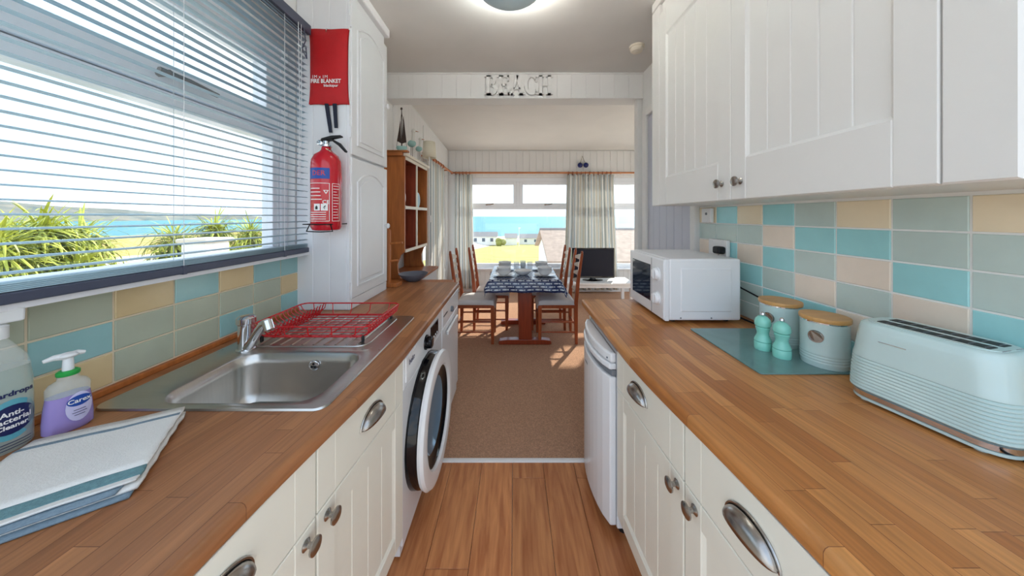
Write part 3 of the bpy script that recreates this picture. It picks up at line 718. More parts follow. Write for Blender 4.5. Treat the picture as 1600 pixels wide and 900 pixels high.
# ================================================================== APPLIANCES
wm = thing('washing_machine', 'white washing machine with a big porthole under the worktop', 'washing machine', (-0.8, 1.49, 0))
wx = -0.436; wa, wb = 1.172, 1.795
MB().box((-1.02, wa, 0.06), (wx-0.004, wb, 0.800)).build('body', 'white_enamel', wm, bevel=0.006)
MB().box((-1.0, wa+0.01, 0.012), (wx-0.012, wb-0.01, 0.06)).build('plinth', 'white_enamel', wm)
for yy in (wa+.05, wb-.05): MB().lathe([(0.018, 0), (0.018, 0.015)], (wx-0.05, yy, 0.0035 if yy > 1.6 else 0), 'Z', 10).build('foot', 'black_rubber', wm)
fp = MB(); fp.cbox((wx-0.004, wa, 0.062), (wx+0.002, wb, 0.665), 0.003, (0, 1)); fp.build('front_panel', 'white_enamel', wm)
cpn = MB(); cpn.cbox((wx-0.004, wa, 0.669), (wx+0.006, wb, 0.800), 0.004, (0, 1)); cpn = cpn.build('control_panel', 'white_enamel', wm)
MB().cbox((wx+0.005, wa+0.02, 0.690), (wx+0.010, wa+0.17, 0.785), 0.002, (0, 1)).build('detergent_drawer', 'white_enamel', cpn)
lettering('lettering', 'beko', 0.035, lambda x, y: (wx+0.0107, wa+0.085-x*-1, 0.755+y), 'label_navy', cpn, bold=0.0006)
kb = MB(); kb.lathe([(0.036, 0), (0.035, 0.006), (0.030, 0.008), (0.028, 0.030), (0.024, 0.033)], (wx+0.006, 1.47, 0.735), 'X', 24); kb.build('dial', 'black_gloss', cpn, smooth=True)
MB().cbox((wx+0.005, 1.55, 0.695), (wx+0.009, 1.70, 0.775), 0.002, (0, 1)).build('display', 'black_gloss', cpn)
bt = MB()
for k in range(4): bt.lathe([(0.006, 0), (0.005, 0.002)], (wx+0.009, 1.575+0.032*k, 0.708), 'X', 10)
bt.build('button', 'label_white', cpn)
dc = (1.477, 0.385); dk = MB()
dk.lathe([(0.285, 0.0), (0.283, 0.030), (0.275, 0.045), (0.255, 0.05)], (wx+0.001, dc[0], dc[1]), 'X', 48, cap=False); dk.build('door_back_ring', 'black_gloss', wm, smooth=True)
dd = MB(); dd.lathe([(0.262, 0.045), (0.286, 0.050), (0.290, 0.062), (0.282, 0.074), (0.255, 0.078), (0.222, 0.074), (0.214, 0.064), (0.220, 0.045)], (wx+0.001, dc[0], dc[1]), 'X', 48, cap=False); dd = dd.build('door_rim', 'white_enamel', wm, smooth=True)
MB().lathe([(0.217, 0.062), (0.205, 0.050), (0.165, 0.042)], (wx+0.001, dc[0], dc[1]), 'X', 48, cap=False).build('door_inner_ring', 'black_gloss', dd, smooth=True)
MB().lathe([(0.166, 0.044), (0.150, 0.030), (0.10, 0.012), (0.001, 0.006)], (wx+0.001, dc[0], dc[1]), 'X', 40, cap=False).build('door_glass', 'door_bowl', dd, smooth=True)
MB().box((wx+0.03, wb-0.055, 0.36), (wx+0.056, wb-0.02, 0.41)).build('hinge', 'grey_plastic', wm, bevel=0.004)
# second white appliance
ap = thing('dishwasher', 'slim white appliance beyond the washing machine', 'dishwasher', (-0.8, 2.06, 0))
a0, a1 = 1.812, 2.318
MB().box((-1.02, a0, 0.02), (wx-0.006, a1, 0.800)).build('body', 'white_enamel', ap, bevel=0.006)
MB().cbox((wx-0.006, a0, 0.09), (wx+0.004, a1, 0.665), 0.005, (0, 1)).build('door', 'white_enamel', ap)
pn = MB(); pn.cbox((wx-0.006, a0, 0.670), (wx+0.008, a1, 0.800), 0.004, (0, 1)); pn = pn.build('control_panel', 'white_enamel', ap)
kb = MB(); kb.lathe([(0.020, 0), (0.019, 0.014), (0.012, 0.018)], (wx+0.008, 2.05, 0.72), 'X', 16); kb.build('dial', 'grey_plastic', pn, smooth=True)
MB().box((wx+0.008, 1.90, 0.60), (wx+0.024, 2.23, 0.625)).build('handle', 'white_enamel', ap, bevel=0.005)
MB().box((wx+0.007, a0+0.02, 0.735), (wx+0.010, a0+0.12, 0.742)).build('vent_slot', 'black_rubber', pn)
# fridge
fg = thing('under_counter_fridge', 'small white under counter fridge with a bowed door', 'fridge', (0.7, 1.48, 0))
MB().box((0.435, 1.268, 0.03), (0.98, 1.70, 0.770)).build('body', 'white_enamel', fg, bevel=0.006)
def bow(x0, dx, ya, yb_, n=10):
    pts = [(0.433, ya), (x0+0.018, ya)]
    for i in range(n+1):
        u = i/n; pts.append((x0-dx*math.sin(PI*u)*1.0+0.012*(abs(2*u-1)**6), ya+0.004+(yb_-ya-0.008)*u))
    return pts+[(x0+0.018, yb_), (0.433, yb_)]
d = MB().prism(bow(0.392, 0.028, 1.268, 1.70), 0.045, 0.672).build('door', 'white_enamel', fg, bevel=0.006)
MB().prism(bow(0.402, 0.022, 1.270, 1.698), 0.674, 0.700).build('handle_recess', 'grey_plastic', fg)
MB().prism(bow(0.390, 0.028, 1.268, 1.70), 0.702, 0.727).build('handle_strip', 'white_enamel', fg, bevel=0.006)
MB().prism(bow(0.396, 0.026, 1.268, 1.70), 0.730, 0.772).build('lid', 'white_enamel', fg, bevel=0.008)
MB().ball((0.3995, 1.29, 0.745), (0.004, 0.005, 0.004), 8, 6).build('screw_cap', 'grey_plastic', fg)
MB().box((0.3645, 1.49, 0.615), (0.3630, 1.535, 0.622)).build('badge', 'grey_plastic', d)
for yy in (1.30, 1.66): MB().lathe([(0.02, 0), (0.02, 0.035)], (0.47, yy, 0), 'Z', 10).build('foot', 'black_rubber', fg)
ep = MB().box((0.445, 1.755, 0), (XW-0.002, 1.775, ZU-0.001)).build('end_panel', 'cream', None, bevel=0.002); tag(ep, 'white end panel holding up the worktop past the fridge', 'panel')

# ================================================================== MICROWAVE
mw = thing('microwave', 'white microwave oven at the far end of the worktop', 'microwave', (0.9, 1.63, ZT))
mx0, mx1, my0, my1, mz0, mz1 = 0.735, 1.075, 1.424, 1.842, ZT+0.016, 1.148
MB().box((mx0, my0, mz0), (mx1, my1, mz1)).build('casing', 'microwave_white', mw, bevel=0.008)
MB().cbox((mx0+0.055, my0-0.004, mz0+0.042), (mx1-0.045, my0+0.001, mz1-0.045), 0.004, (1, -1)).build('side_panel', 'microwave_white', mw)
for x in (mx0+.055, mx0+.20): MB().lathe([(0.004, 0), (0.003, -0.002)], (x, my0, mz0+0.012), 'Y', 8).build('screw', 'grey_plastic', mw)
fpn = MB(); fpn.cbox((mx0-0.024, my0+0.001, mz0-0.002), (mx0-0.0005, my1-0.001, mz1-0.004), 0.006, (0, -1)); fpn = fpn.build('front_panel', 'microwave_white', mw)
MB().cbox((mx0-0.0265, my0+0.142, mz0+0.055), (mx0-0.023, my1-0.045, mz1-0.048), 0.002, (0, -1)).build('door_window', 'dark_glass', fpn)
MB().box((mx0-0.0255, my0+0.128, mz0+0.004), (mx0-0.0235, my0+0.130, mz1-0.012)).build('door_gap', 'grey_plastic', fpn)
for zz in (1.065, 0.945):
    k = MB(); k.lathe([(0.034, 0), (0.033, -0.004), (0.028, -0.006), (0.026, -0.020), (0.022, -0.022)], (mx0-0.024, my0+0.068, zz), 'X', 24); k = k.build('dial', 'microwave_white', fpn, smooth=True)
    MB().box((mx0-0.049, my0+0.063, zz-0.022), (mx0-0.044, my0+0.073, zz+0.022)).build('grip', 'microwave_white', k, bevel=0.002)
for x in (mx0+.04, mx1-.04):
    for y in (my0+.05, my1-.05): MB().lathe([(0.012, 0), (0.012, 0.017)], (x, y, ZT), 'Z', 10).build('foot', 'black_rubber', mw)

# ================================================================== COUNTER OBJECTS RIGHT
gb = MB().prism(rrect(0.792, 1.10, 0.967, 1.358, 0.012, 4), ZT+0.0005, ZT+0.005).build('glass_worktop_saver', 'glass_board', None, bevel=0.001); tag(gb, 'teal glass worktop saver under the canisters', 'board')
zg = ZT+0.0052
def canister(label, x, y, r, h, ang):
    c = thing('storage_canister', label, 'canister', (x, y, zg), 'blue storage canisters')
    pr = [(r*0.96, 0), (r*0.98, 0.004)]
    for k in range(4):
        z = 0.012+0.009*k; pr += [(r*0.98, z), (r*1.0, z+0.003), (r*1.0, z+0.006)]
    pr += [(r*0.98, 0.052), (r*0.98, h-0.022), (r*0.99, h-0.018)]
    MB().lathe(pr, (x, y, zg), 'Z', 40).build('body', 'duck_egg', c, smooth=True)
    MB().lathe([(r*1.0, h-0.018), (r*1.0, h-0.014)], (x, y, zg), 'Z', 40).build('band', 'chrome', c, smooth=True)
    MB().lathe([(r*1.02, h-0.014), (r*1.04, h-0.011), (r*1.04, h-0.003), (r*1.02, h)], (x, y, zg), 'Z', 40).build('lid', 'lid_bamboo', c, smooth=True)
    bx = MB(); n = 20; R = r*0.985; ring1 = []; ring2 = []
    for i in range(n):
        a = 2*PI*i/n; u, w = 0.021*math.cos(a), 0.021*math.sin(a)
        def cp_(u, w, d): th = ang+u/R; return (x+(R+d)*math.cos(th), y+(R+d)*math.sin(th), zg+h*0.62+w)
        ring1.append(cp_(u, w, -0.001)); ring2.append(cp_(u*.95, w*.95, 0.003))
    bx.rings([ring1, ring2]); b_ = bx.build('badge', 'pewter', c, smooth=False)
    bb = MB(); bb.tube([(x+(R+0.0035)*math.cos(ang+0.017*math.cos(2*PI*i/16)/R), y+(R+0.0035)*math.sin(ang+0.017*math.cos(2*PI*i/16)/R), zg+h*0.62+0.017*math.sin(2*PI*i/16)) for i in range(16)], 0.001, 5, closed=True)
    bb.build('badge_ring', 'chrome', b_, smooth=True)
    return c
canister('pale blue canister with bamboo lid beside the toaster', 1.068, 1.035, 0.063, 0.165, math.radians(205))
canister('pale blue canister with bamboo lid behind the two shakers', 1.066, 1.205, 0.066, 0.170, math.radians(196))
def shaker(label, x, y):
    s = thing('pepper_mill', label, 'shaker', (x, y, zg), 'aqua salt and pepper mills')
    MB().lathe([(0.026, 0), (0.027, 0.004), (0.027, 0.026), (0.025, 0.029), (0.027, 0.033), (0.025, 0.040), (0.019, 0.055), (0.0185, 0.064), (0.021, 0.074), (0.023, 0.082), (0.020, 0.085)], (x, y, zg), 'Z', 24).build('body', 'aqua', s, smooth=True)
    MB().lathe([(0.020, 0.0855), (0.025, 0.090), (0.026, 0.100), (0.023, 0.114), (0.014, 0.124), (0.004, 0.127)], (x, y, zg), 'Z', 24).build('top', 'aqua', s, smooth=True)
    MB().lathe([(0.004, 0.127), (0.008, 0.130), (0.008, 0.134), (0.005, 0.139)], (x, y, zg), 'Z', 14).build('cap_nut', 'chrome', s, smooth=True)
shaker('aqua pepper mill with chrome nut in front, nearer the camera', 0.962, 1.080)
shaker('aqua salt mill half hidden behind the other mill', 0.948, 1.146)
# toaster
TA = math.radians(12); ta = Vector((math.sin(TA), -math.cos(TA), 0)); tbv = Vector((math.cos(TA), math.sin(TA), 0))
tf = Vector((0.944, 0.872, ZT))
TL, TD, TH = 0.276, 0.176, 0.218
tm_ = Matrix(((ta.x, tbv.x, 0, tf.x), (ta.y, tbv.y, 0, tf.y), (0, 0, 1, ZT), (0, 0, 0, 1)))
to = thing('toaster', 'pale blue long slot toaster with ridged sides', 'toaster', tuple(tf+ta*TL/2+tbv*TD/2))
def tring(d, z, r=0.05): return [(p[0], p[1], z) for p in rrect(d, TL-d, d, TD-d, r, 7)]
body = MB(tm_); rs = []
z = 0.034
rs += [tring(0.010, 0.030, 0.045), tring(0.004, 0.034, 0.05)]
k = 0
while z < 0.125:
    rs += [tring(0.0035+0.014*(z/TH)**2, z, 0.05), tring(0.0005+0.014*(z/TH)**2, z+0.0025, 0.05), tring(0.0005+0.014*(z/TH)**2, z+0.0050, 0.05)]; z += 0.0085
rs += [tring(0.007, 0.135, 0.05), tring(0.010, 0.165, 0.05), tring(0.013, 0.195, 0.05), tring(0.017, TH-0.006, 0.048), tring(0.021, TH-0.002, 0.046), tring(0.026, TH, 0.043)]
body.rings(rs); body.build('body', 'duck_egg', to, smooth=True)
b2 = MB(tm_); b2.rings([tring(0.010, 0.014, 0.045), tring(0.005, 0.017, 0.05), tring(0.005, 0.029, 0.05), tring(0.010, 0.031, 0.045)]); b2.build('chrome_band', 'chrome', to, smooth=True)
b2 = MB(tm_); b2.rings([tring(0.012, 0.006, 0.045), tring(0.006, 0.008, 0.05), tring(0.006, 0.0145, 0.05)]); b2.build('base', 'duck_egg', to, smooth=True)
tpn = MB(tm_); tpn.prism(rrect(0.030, TL-0.030, 0.030, TD-0.030, 0.038, 6), TH-0.001, TH+0.002); tpn = tpn.build('top_plate', 'duck_egg', to, bevel=0.001)
for yy in (0.046, 0.094):
    s_ = MB(tm_); s_.prism(rrect(0.052, TL-0.045, yy, yy+0.032, 0.004, 3), TH+0.0015, TH+0.0026); s_.build('slot', 'black_rubber', tpn)
    w_ = MB(tm_)
    for q in range(9): xx = 0.07+q*0.022; w_.tube([(xx, yy+0.002, TH+0.0028), (xx, yy+0.030, TH+0.0028)], 0.0008, 4)
    w_.build('slot_wires', 'grey_plastic', tpn)
for xx, yy in ((0.04, 0.03), (TL-0.05, 0.03), (0.04, TD-0.03), (TL-0.05, TD-0.03)): MB(tm_).lathe([(0.010, 0), (0.010, 0.008)], (xx, yy, 0), 'Z', 12).build('foot', 'duck_egg', to)
MB(tm_).box((0.075, 0.0125, 0.1755), (0.125, 0.0100, 0.1775)).build('badge_line', 'chrome', to)
cd = MB(); cd.tube([(1.09, 0.70, ZT+0.004), (1.05, 0.60, ZT+0.004), (1.00, 0.575, ZT+0.004), (1.02, 0.50, ZT+0.004), (1.12, 0.42, ZT+0.004)], 0.0035, 6)
cd = cd.build('toaster_cable', 'black_rubber', None, smooth=True); tag(cd, 'black toaster cable lying on the right worktop', 'cable')
# sockets
def socket(label, y, z, w, h):
    s = thing('wall_socket', label, 'socket', (XW-0.01, y, z))
    MB().box((XW-0.032, y-w/2, z-h/2), (XW-0.0105, y+w/2, z+h/2)).build('plate', 'label_white', s, bevel=0.004); return s
s1 = socket('small white switch box high under the wall cupboard', 1.80, 1.355, 0.085, 0.085); MB().lathe([(0.008, 0), (0.007, -0.004)], (XW-0.032, 1.795, 1.365), 'X', 12).build('switch', 'grey_plastic', s1)
s2 = socket('white double socket behind the microwave', 1.70, 1.175, 0.150, 0.09)
for yy in (1.66, 1.74): MB().box((XW-0.035, yy-0.007, 1.195), (XW-0.032, yy+0.007, 1.213)).build('rocker', 'label_white', s2, bevel=0.001)
pg = MB(); pg.box((XW-0.075, 1.625, 1.145), (XW-0.033, 1.68, 1.185)); pg = pg.build('black_plug', 'black_rubber', None, bevel=0.01, seg=3); tag(pg, 'black plug in the double socket behind the microwave', 'plug')
cb3 = MB(); cb3.tube([(XW-0.06, 1.65, 1.14), (XW-0.045, 1.62, 1.06), (XW-0.035, 1.52, 0.99), (XW-0.025, 1.40, 0.965), (XW-0.02, 1.32, 0.93), (XW-0.03, 1.30, 0.885), (XW-0.04, 1.34, 0.852), (XW-0.05, 1.42, ZT+0.006), (XW-0.06, 1.6, ZT+0.006)], 0.004, 6)
cb3 = cb3.build('power_cable', 'black_rubber', None, smooth=True); tag(cb3, 'black power cable looping down beside the microwave', 'cable')

# ================================================================== COUNTER OBJECTS LEFT
# soap dispenser
sxc, syc = -1.070, 0.722; ang0 = math.atan2(-syc, -sxc)   # towards camera
def ell(c, a, b, rot, z, n=28, p=2.6):
    pts = []
    for i in range(n):
        t_ = 2*PI*i/n; cu, su = math.cos(t_), math.sin(t_)
        x = a*math.copysign(abs(cu)**(2/p), cu); y = b*math.copysign(abs(su)**(2/p), su)
        pts.append((c[0]+x*math.cos(rot)-y*math.sin(rot), c[1]+x*math.sin(rot)+y*math.cos(rot), z))
    return pts
sb = thing('soap_dispenser', 'pump bottle of purple hand soap behind the tea towel', 'soap bottle', (sxc, syc, ZT))
rot = ang0-PI/2+0.25; cc = (sxc, syc)
q = MB(); q.rings([ell(cc, .030, .019, rot, ZT+.0005), ell(cc, .036, .023, rot, ZT+.006), ell(cc, .036, .023, rot, ZT+.030), ell(cc, .034, .022, rot, ZT+.06), ell(cc, .031, .021, rot, ZT+.085)]); q.build('liquid', 'purple_liquid', sb, smooth=True)
q = MB(); q.rings([ell(cc, .0315, .0215, rot, ZT+.0855), ell(cc, .032, .0215, rot, ZT+.104), ell(cc, .027, .019, rot, ZT+.114), ell(cc, .016, .016, rot, ZT+.121, p=2), ell(cc, .016, .016, rot, ZT+.130, p=2)]); q.build('bottle_shoulder', 'clear_plastic', sb, smooth=True)
MB().lathe([(.0165, .1305), (.0175, .132), (.0175, .139), (.014, .142)], (sxc, syc, ZT), 'Z', 20).build('ring', 'green_ring', sb, smooth=True)
MB().lathe([(.009, .142), (.008, .168), (.006, .172)], (sxc, syc, ZT), 'Z', 14).build('pump', 'pump_white', sb, smooth=True)
hd = MB(); dv = Vector((math.cos(rot), math.sin(rot), 0)); cv = Vector((sxc, syc, ZT+.175))
for sgn, ln in ((1, .034), (-1, .024)): hd.tube([cv, cv+dv*sgn*ln*.6+Vector((0, 0, .003)), cv+dv*sgn*ln], 0.009, 8, r1=0.004)
hd.ball(tuple(cv+Vector((0, 0, .002))), (.016, .016, .007), 14, 8); hd.build('pump_head', 'pump_white', sb, smooth=True)
nv = Vector((dv.y, -dv.x, 0)); 
if nv.dot(Vector((-sxc, -syc, 0))) < 0: nv = -nv
rgt = Vector((0, 0, 1)).cross(nv)
def soap_pt(b):
    def f(x, y):
        x += .010
        off = b*math.sqrt(max(0.0, 1-(abs(x)/0.037)**2.6))
        p = Vector((sxc, syc, ZT+.055))+rgt*x+nv*off; return (p.x, p.y, p.z+y)
    return f
def disc(fn, a, b, n=24):
    vs = [fn(0, 0)]; 
    for rr in (0.35, 0.7, 1.0):
        for i in range(n): vs.append(fn(a*rr*math.cos(2*PI*i/n), b*rr*math.sin(2*PI*i/n)))
    fs = [(0, 1+i, 1+(i+1)%n) for i in range(n)]
    for r in range(2):
        for i in range(n): fs.append((1+r*n+i, 1+(r+1)*n+i, 1+(r+1)*n+(i+1)%n, 1+r*n+(i+1)%n))
    return MB().add(vs, fs)
disc(soap_pt(.0245), .020, .034).build('label', 'label_lilac', sb)
f_ = soap_pt(.0252); disc(lambda x, y: f_(x, y+.014), .0185, .0125).build('label_oval', 'label_blue', sb)
f2 = soap_pt(.0258); lettering('lettering', 'Carex', .014, lambda x, y: f2(x, y+.014), 'label_white', sb, bold=.0003)
for k, wd in enumerate((.018, .022, .016)): 
    q = MB(); q.grid(lambda u, v: f2(-wd/2+wd*u, -.008-.006*k+.0014*v), 6, 1); q.build('small_print', 'label_navy', sb)
# spray bottle
pxc, pyc = -1.118, 0.645
sy = thing('spray_bottle', 'clear spray bottle of cleaner at the left edge', 'spray bottle', (pxc, pyc, ZT))
rot = math.atan2(-pyc, -pxc)-PI/2+0.35; cc = (pxc, pyc)
q = MB(); q.rings([ell(cc, .042, .030, rot, ZT+.0005), ell(cc, .048, .034, rot, ZT+.008), ell(cc, .048, .034, rot, ZT+.10), ell(cc, .047, .033, rot, ZT+.15), ell(cc, .044, .030, rot, ZT+.180)]); q.build('liquid', 'clear_liquid', sy, smooth=True)
q = MB(); q.rings([ell(cc, .0445, .0305, rot, ZT+.1805), ell(cc, .040, .028, rot, ZT+.20), ell(cc, .024, .020, rot, ZT+.230), ell(cc, .016, .016, rot, ZT+.245, p=2), ell(cc, .016, .016, rot, ZT+.25, p=2)]); q.build('bottle_shoulder', 'clear_plastic', sy, smooth=True)
MB().lathe([(.019, .245), (.019, .272), (.014, .276)], (pxc, pyc, ZT), 'Z', 20).build('collar', 'pump_white', sy, smooth=True)
hm = MB(Matrix.Translation((pxc, pyc, ZT)) @ Matrix.Rotation(rot, 4, 'Z'))
hm.prism([(-.035, .277), (.012, .277), (.018, .283), (.045, .280), (.050, .290), (.046, .308), (.03, .316), (-.02, .318), (-.036, .305)], -.014, .014, 1); hm.build('trigger_head', 'pump_white', sy, bevel=0.005)
hm = MB(Matrix.Translation((pxc, pyc, ZT)) @ Matrix.Rotation(rot, 4, 'Z')); hm.tube([(.020, 0, .283), (.030, 0, .262), (.024, 0, .240)], .006, 8); hm.build('trigger', 'pump_white', sy, smooth=True)
dv = Vector((math.cos(rot), math.sin(rot), 0)); nv = Vector((dv.y, -dv.x, 0))
if nv.dot(Vector((-pxc, -pyc, 0))) < 0: nv = -nv
rgt = Vector((0, 0, 1)).cross(nv)
def spray_pt(b, z0, xo=0.010):
    def f(x, y):
        x += xo
        off = b*math.sqrt(max(0.0, 1-min(1.0, abs(x)/0.0495)**2.6)); p = Vector((pxc, pyc, ZT+z0))+rgt*x+nv*off; return (p.x, p.y, p.z+y)
    return f
disc(spray_pt(.0348, .072), .036, .043).build('label_surround', 'label_teal', sy)
disc(spray_pt(.0354, .072), .033, .031).build('label_oval', 'label_navy', sy)
f3 = spray_pt(.0360, .072)
for k, w_ in enumerate(('Anti-', 'Bacterial', 'Cleaner')): lettering('lettering', w_, .0150-.002*(k == 2), lambda x, y: f3(x, y+.013-.0135*k), 'label_white', sy, bold=.0004)
f4 = spray_pt(.0356, .128); lettering('lettering', 'Stardrops', .0150, lambda x, y: f4(x, y), 'label_navy', sy, bold=.0006)
f5 = spray_pt(.0356, .022)
for k in range(3):
    q = MB(); q.grid(lambda u, v: f5(-.03+.06*u, -.006*k+.0016*v), 8, 1); q.build('small_print', 'label_navy', sy)
# tea towel
tt = thing('tea_towel', 'folded white tea towel with blue stripes on the sink side worktop', 'tea towel', (-0.87, 0.62, ZT))
A = Vector((-1.045, 0.655, 0)); Bq = Vector((-0.842, 0.772, 0)); Cq = Vector((-0.705, 0.566, 0)); Dq = Vector((-0.93, 0.40, 0))
def quad(u, v):   # u: A->B side, v: from AB to DC
    return (A*(1-u)+Bq*u)*(1-v)+(Dq*(1-u)+Cq*u)*v
def layer(name, m, v0, v1, u0, u1, z, amp, nu=24, nv=10, th=0.0035, sub=None):
    mb = MB()
    def f(u, v):
        uu, vv = u0+(u1-u0)*u, v0+(v1-v0)*v
        p = quad(uu, vv); wv = amp*(math.sin(uu*7+vv*3)+0.6*math.sin(vv*11+uu*2.3)+0.4*math.sin(uu*17+vv*9))
        ed = 0.003*math.sin(uu*23+vv*31)
        return (p.x+ed*0.4, p.y+ed*0.3, ZT+z+wv+amp*2)
    mb.grid(f, nu, nv); return mb.build(name, m, sub or tt, smooth=True, solid=th)
layer('lower_fold', 'towel_blue', 0.05, 1.10, 0.02, 0.985, 0.0028, 0.0002, th=0.004)
layer('middle_fold', 'towel_white', 0.02, 1.055, 0.0, 1.01, 0.0085, 0.0004, th=0.005)
layer('inner_fold', 'towel_blue', 0.06, 1.085, 0.0, 0.93, 0.0138, 0.0004, th=0.003)
layer('top_fold', 'towel_white', 0.0, 0.86, 0.0, 1.0, 0.0190, 0.0009)
layer('border_band', 'towel_teal', 0.86, 0.985, 0.0, 1.0, 0.0188, 0.0009)
layer('border_edge', 'towel_white', 0.985, 1.03, 0.0, 1.0, 0.0186, 0.0009)
layer('stripe', 'towel_blue', 0.115, 0.150, 0.0, 0.985, 0.0212, 0.0009, th=0.0006)

# ================================================================== VENETIAN BLIND
vb = thing('venetian_blind', 'open pale grey venetian blind across the kitchen window', 'blind', (-1.10, 0.6, 1.16))
b0, b1 = 0.06, 1.592
sm = MB(); nseg = 4; wS = 0.028
pts = [(-wS/2+wS*i/nseg, 0.004*(1-(2*i/nseg-1)**2)) for i in range(nseg+1)]
sm.add([(p[0], b0-b0, p[1]) for p in pts]+[(p[0], b1-b0, p[1]) for p in pts], [(i, i+1, nseg+2+i, nseg+1+i) for i in range(nseg)])
sme = sm.mesh('slat'); sme.materials.append(M['blind_slat']); sme.polygons.foreach_set('use_smooth', [True]*nseg)
z = 1.226
while z < 2.31:
    o = piece('slat', sme, vb, (-1.103, b0, z), (0, math.radians(3+random.uniform(-1, 1)), 0)); o.modifiers.new('solid', 'SOLIDIFY').thickness = 0.0008
    z += 0.0318
for k in range(5):
    o = piece('slat', sme, vb, (-1.103, b0, 1.188+0.004*k)); o.modifiers.new('solid', 'SOLIDIFY').thickness = 0.0008
MB().box((-1.124, b0, 1.1605), (-1.082, b1, 1.186)).build('bottom_rail', 'blind_rail', vb, bevel=0.004)
MB().box((-1.128, b0, 2.31), (-1.076, b1+0.005, 2.36)).build('head_rail', 'blind_rail', vb, bevel=0.003)
for yy in (0.30, 0.99, 1.425):
    q = MB()
    for dx in (-0.017, 0.017): q.tube([(-1.103+dx, yy, 1.186), (-1.103+dx, yy, 2.31)], 0.0011, 4)
    q.build('ladder_cord', 'cord', vb)
    q = MB(); q.box((-1.125, yy-.006, 1.159), (-1.081, yy+.006, 1.188)); q.build('cord_clip', 'blind_rail', vb)
q = MB(); q.tube([(-1.075, 1.50, 2.32), (-1.072, 1.505, 1.9), (-1.073, 1.50, 1.55)], 0.0015, 5); q.tube([(-1.075, 1.52, 2.32), (-1.070, 1.515, 1.9), (-1.073, 1.51, 1.52)], 0.0015, 5); q.build('pull_cord', 'cord', vb)
q = MB(); q.tube([(-1.072, 1.535, 2.31), (-1.066, 1.54, 2.25), (-1.070, 1.52, 2.20), (-1.064, 1.545, 2.16), (-1.072, 1.55, 2.22)], 0.003, 5); q.build('cord_knot', 'blind_rail', vb)

# ================================================================== FIRE BLANKET AND EXTINGUISHER
fb = thing('fire_blanket', 'red fire blanket pouch hanging on the cupboard side', 'fire blanket', (-1.0, 1.61, 1.95))
fx0, fx1, fz0, fz1 = -1.10, -0.893, 1.952, 2.358
q = MB()
def bl(u, v):
    pinch = 0.008*(1-math.sin(PI*v))*-1+0.004*math.sin(v*PI)
    x = fx0+(fx1-fx0)*u+(u-0.5)*(0.016*(abs(2*v-1)**4)-0.008); zz = fz0+(fz1-fz0)*v+0.003*math.sin(u*9)*(1 if v < .5 else .5)
    y = 1.618-0.020*(math.sin(PI*u)**0.5)*(math.sin(PI*v)**0.35); return (x, y, zz)
q.grid(bl, 14, 18); q.grid(lambda u, v: (bl(u, v)[0], 1.6275, bl(u, v)[2]), 14, 18)
q.build('pouch', 'red_fabric', fb, smooth=True)
ty = 1.592
fcx = (fx0+fx1)/2
lettering('lettering', '1M x 1M', .024, lambda x, y: (fx0+.026+x, 1.5958, 2.090+y), 'label_white', fb, 'LEFT')
lettering('lettering', 'FIRE BLANKET', .030, lambda x, y: (fx0+.022+x*0.84, 1.5955, 2.067+y), 'label_white', fb, 'LEFT', .0008)
lettering('lettering', 'blackspur', .020, lambda x, y: (fx1-.040+x, 1.5958, 2.044+y), 'label_white', fb, 'RIGHT', .0004)
for x0, zb_, lean in ((-1.018, 1.80, .020), (-0.975, 1.825, .006)):
    q = MB(); q.box((-.010, 1.614, 0), (.010, 1.619, 1)); q = MB(); q.prism([(x0, 1.956), (x0+.022, 1.956), (x0+.022+lean, zb_), (x0+.004+lean, zb_)], 1.615, 1.620, 1); q.build('pull_strap', 'navy_strap', fb, bevel=0.001)
q = MB(); q.tube([(fcx, 1.612, 2.349), (fcx+.004, 1.597, 2.345), (fcx, 1.595, 2.337), (fcx-.003, 1.600, 2.330)], .002, 5); q.build('hook', 'chrome', fb)
ex = thing('fire_extinguisher', 'red fire extinguisher on a wall bracket below the fire blanket', 'fire extinguisher', (-0.965, 1.548, 1.28))
exx, exy = -0.965, 1.548; R = .070
MB().lathe([(.052, 1.278), (.062, 1.282), (R, 1.298), (R, 1.60), (.067, 1.635), (.055, 1.662), (.032, 1.680), (.024, 1.690), (.022, 1.702)], (exx, exy, 0), 'Z', 36).build('cylinder', 'red_paint', ex, smooth=True)
MB().lathe([(.019, 1.702), (.026, 1.706), (.026, 1.716), (.018, 1.720), (.016, 1.735)], (exx, exy, 0), 'Z', 18).build('valve', 'chrome', ex, smooth=True)
MB().lathe([(.014, 0), (.014, -.012), (.011, -.014)], (exx-.018, exy-.018, 1.722), 'Y', 14).build('pressure_gauge', 'chrome', ex, smooth=True)
q = MB(); q.prism([(exx-.028, 1.735), (exx-.02, 1.750), (exx+.03, 1.764), (exx+.078, 1.766), (exx+.082, 1.757), (exx+.03, 1.746)], exy-.012, exy+.012, 1); q.build('top_lever', 'black_rubber', ex, bevel=.003)
q = MB(); q.prism([(exx-.01, 1.733), (exx+.03, 1.738), (exx+.065, 1.712), (exx+.100, 1.676), (exx+.106, 1.684), (exx+.072, 1.726), (exx+.03, 1.748)], exy-.010, exy+.010, 1); q.build('carry_handle', 'black_rubber', ex, bevel=.003)
q = MB(); q.tube([(exx+.02, exy-.02, 1.725), (exx+.045, exy-.03, 1.70), (exx+.035, exy-.02, 1.68), (exx+.01, exy-.02, 1.695)], .0025, 5); q.build('safety_pin', 'chrome', ex, smooth=True)
fa = math.atan2(-exy, -exx)        # face towards the room
def exw(d, z0, a_off=0.0):
    def f(x, y):
        th = -PI/2+0.10+a_off+x/R; return (exx+(R+d)*math.cos(th), exy+(R+d)*math.sin(th), z0+y)
    return f
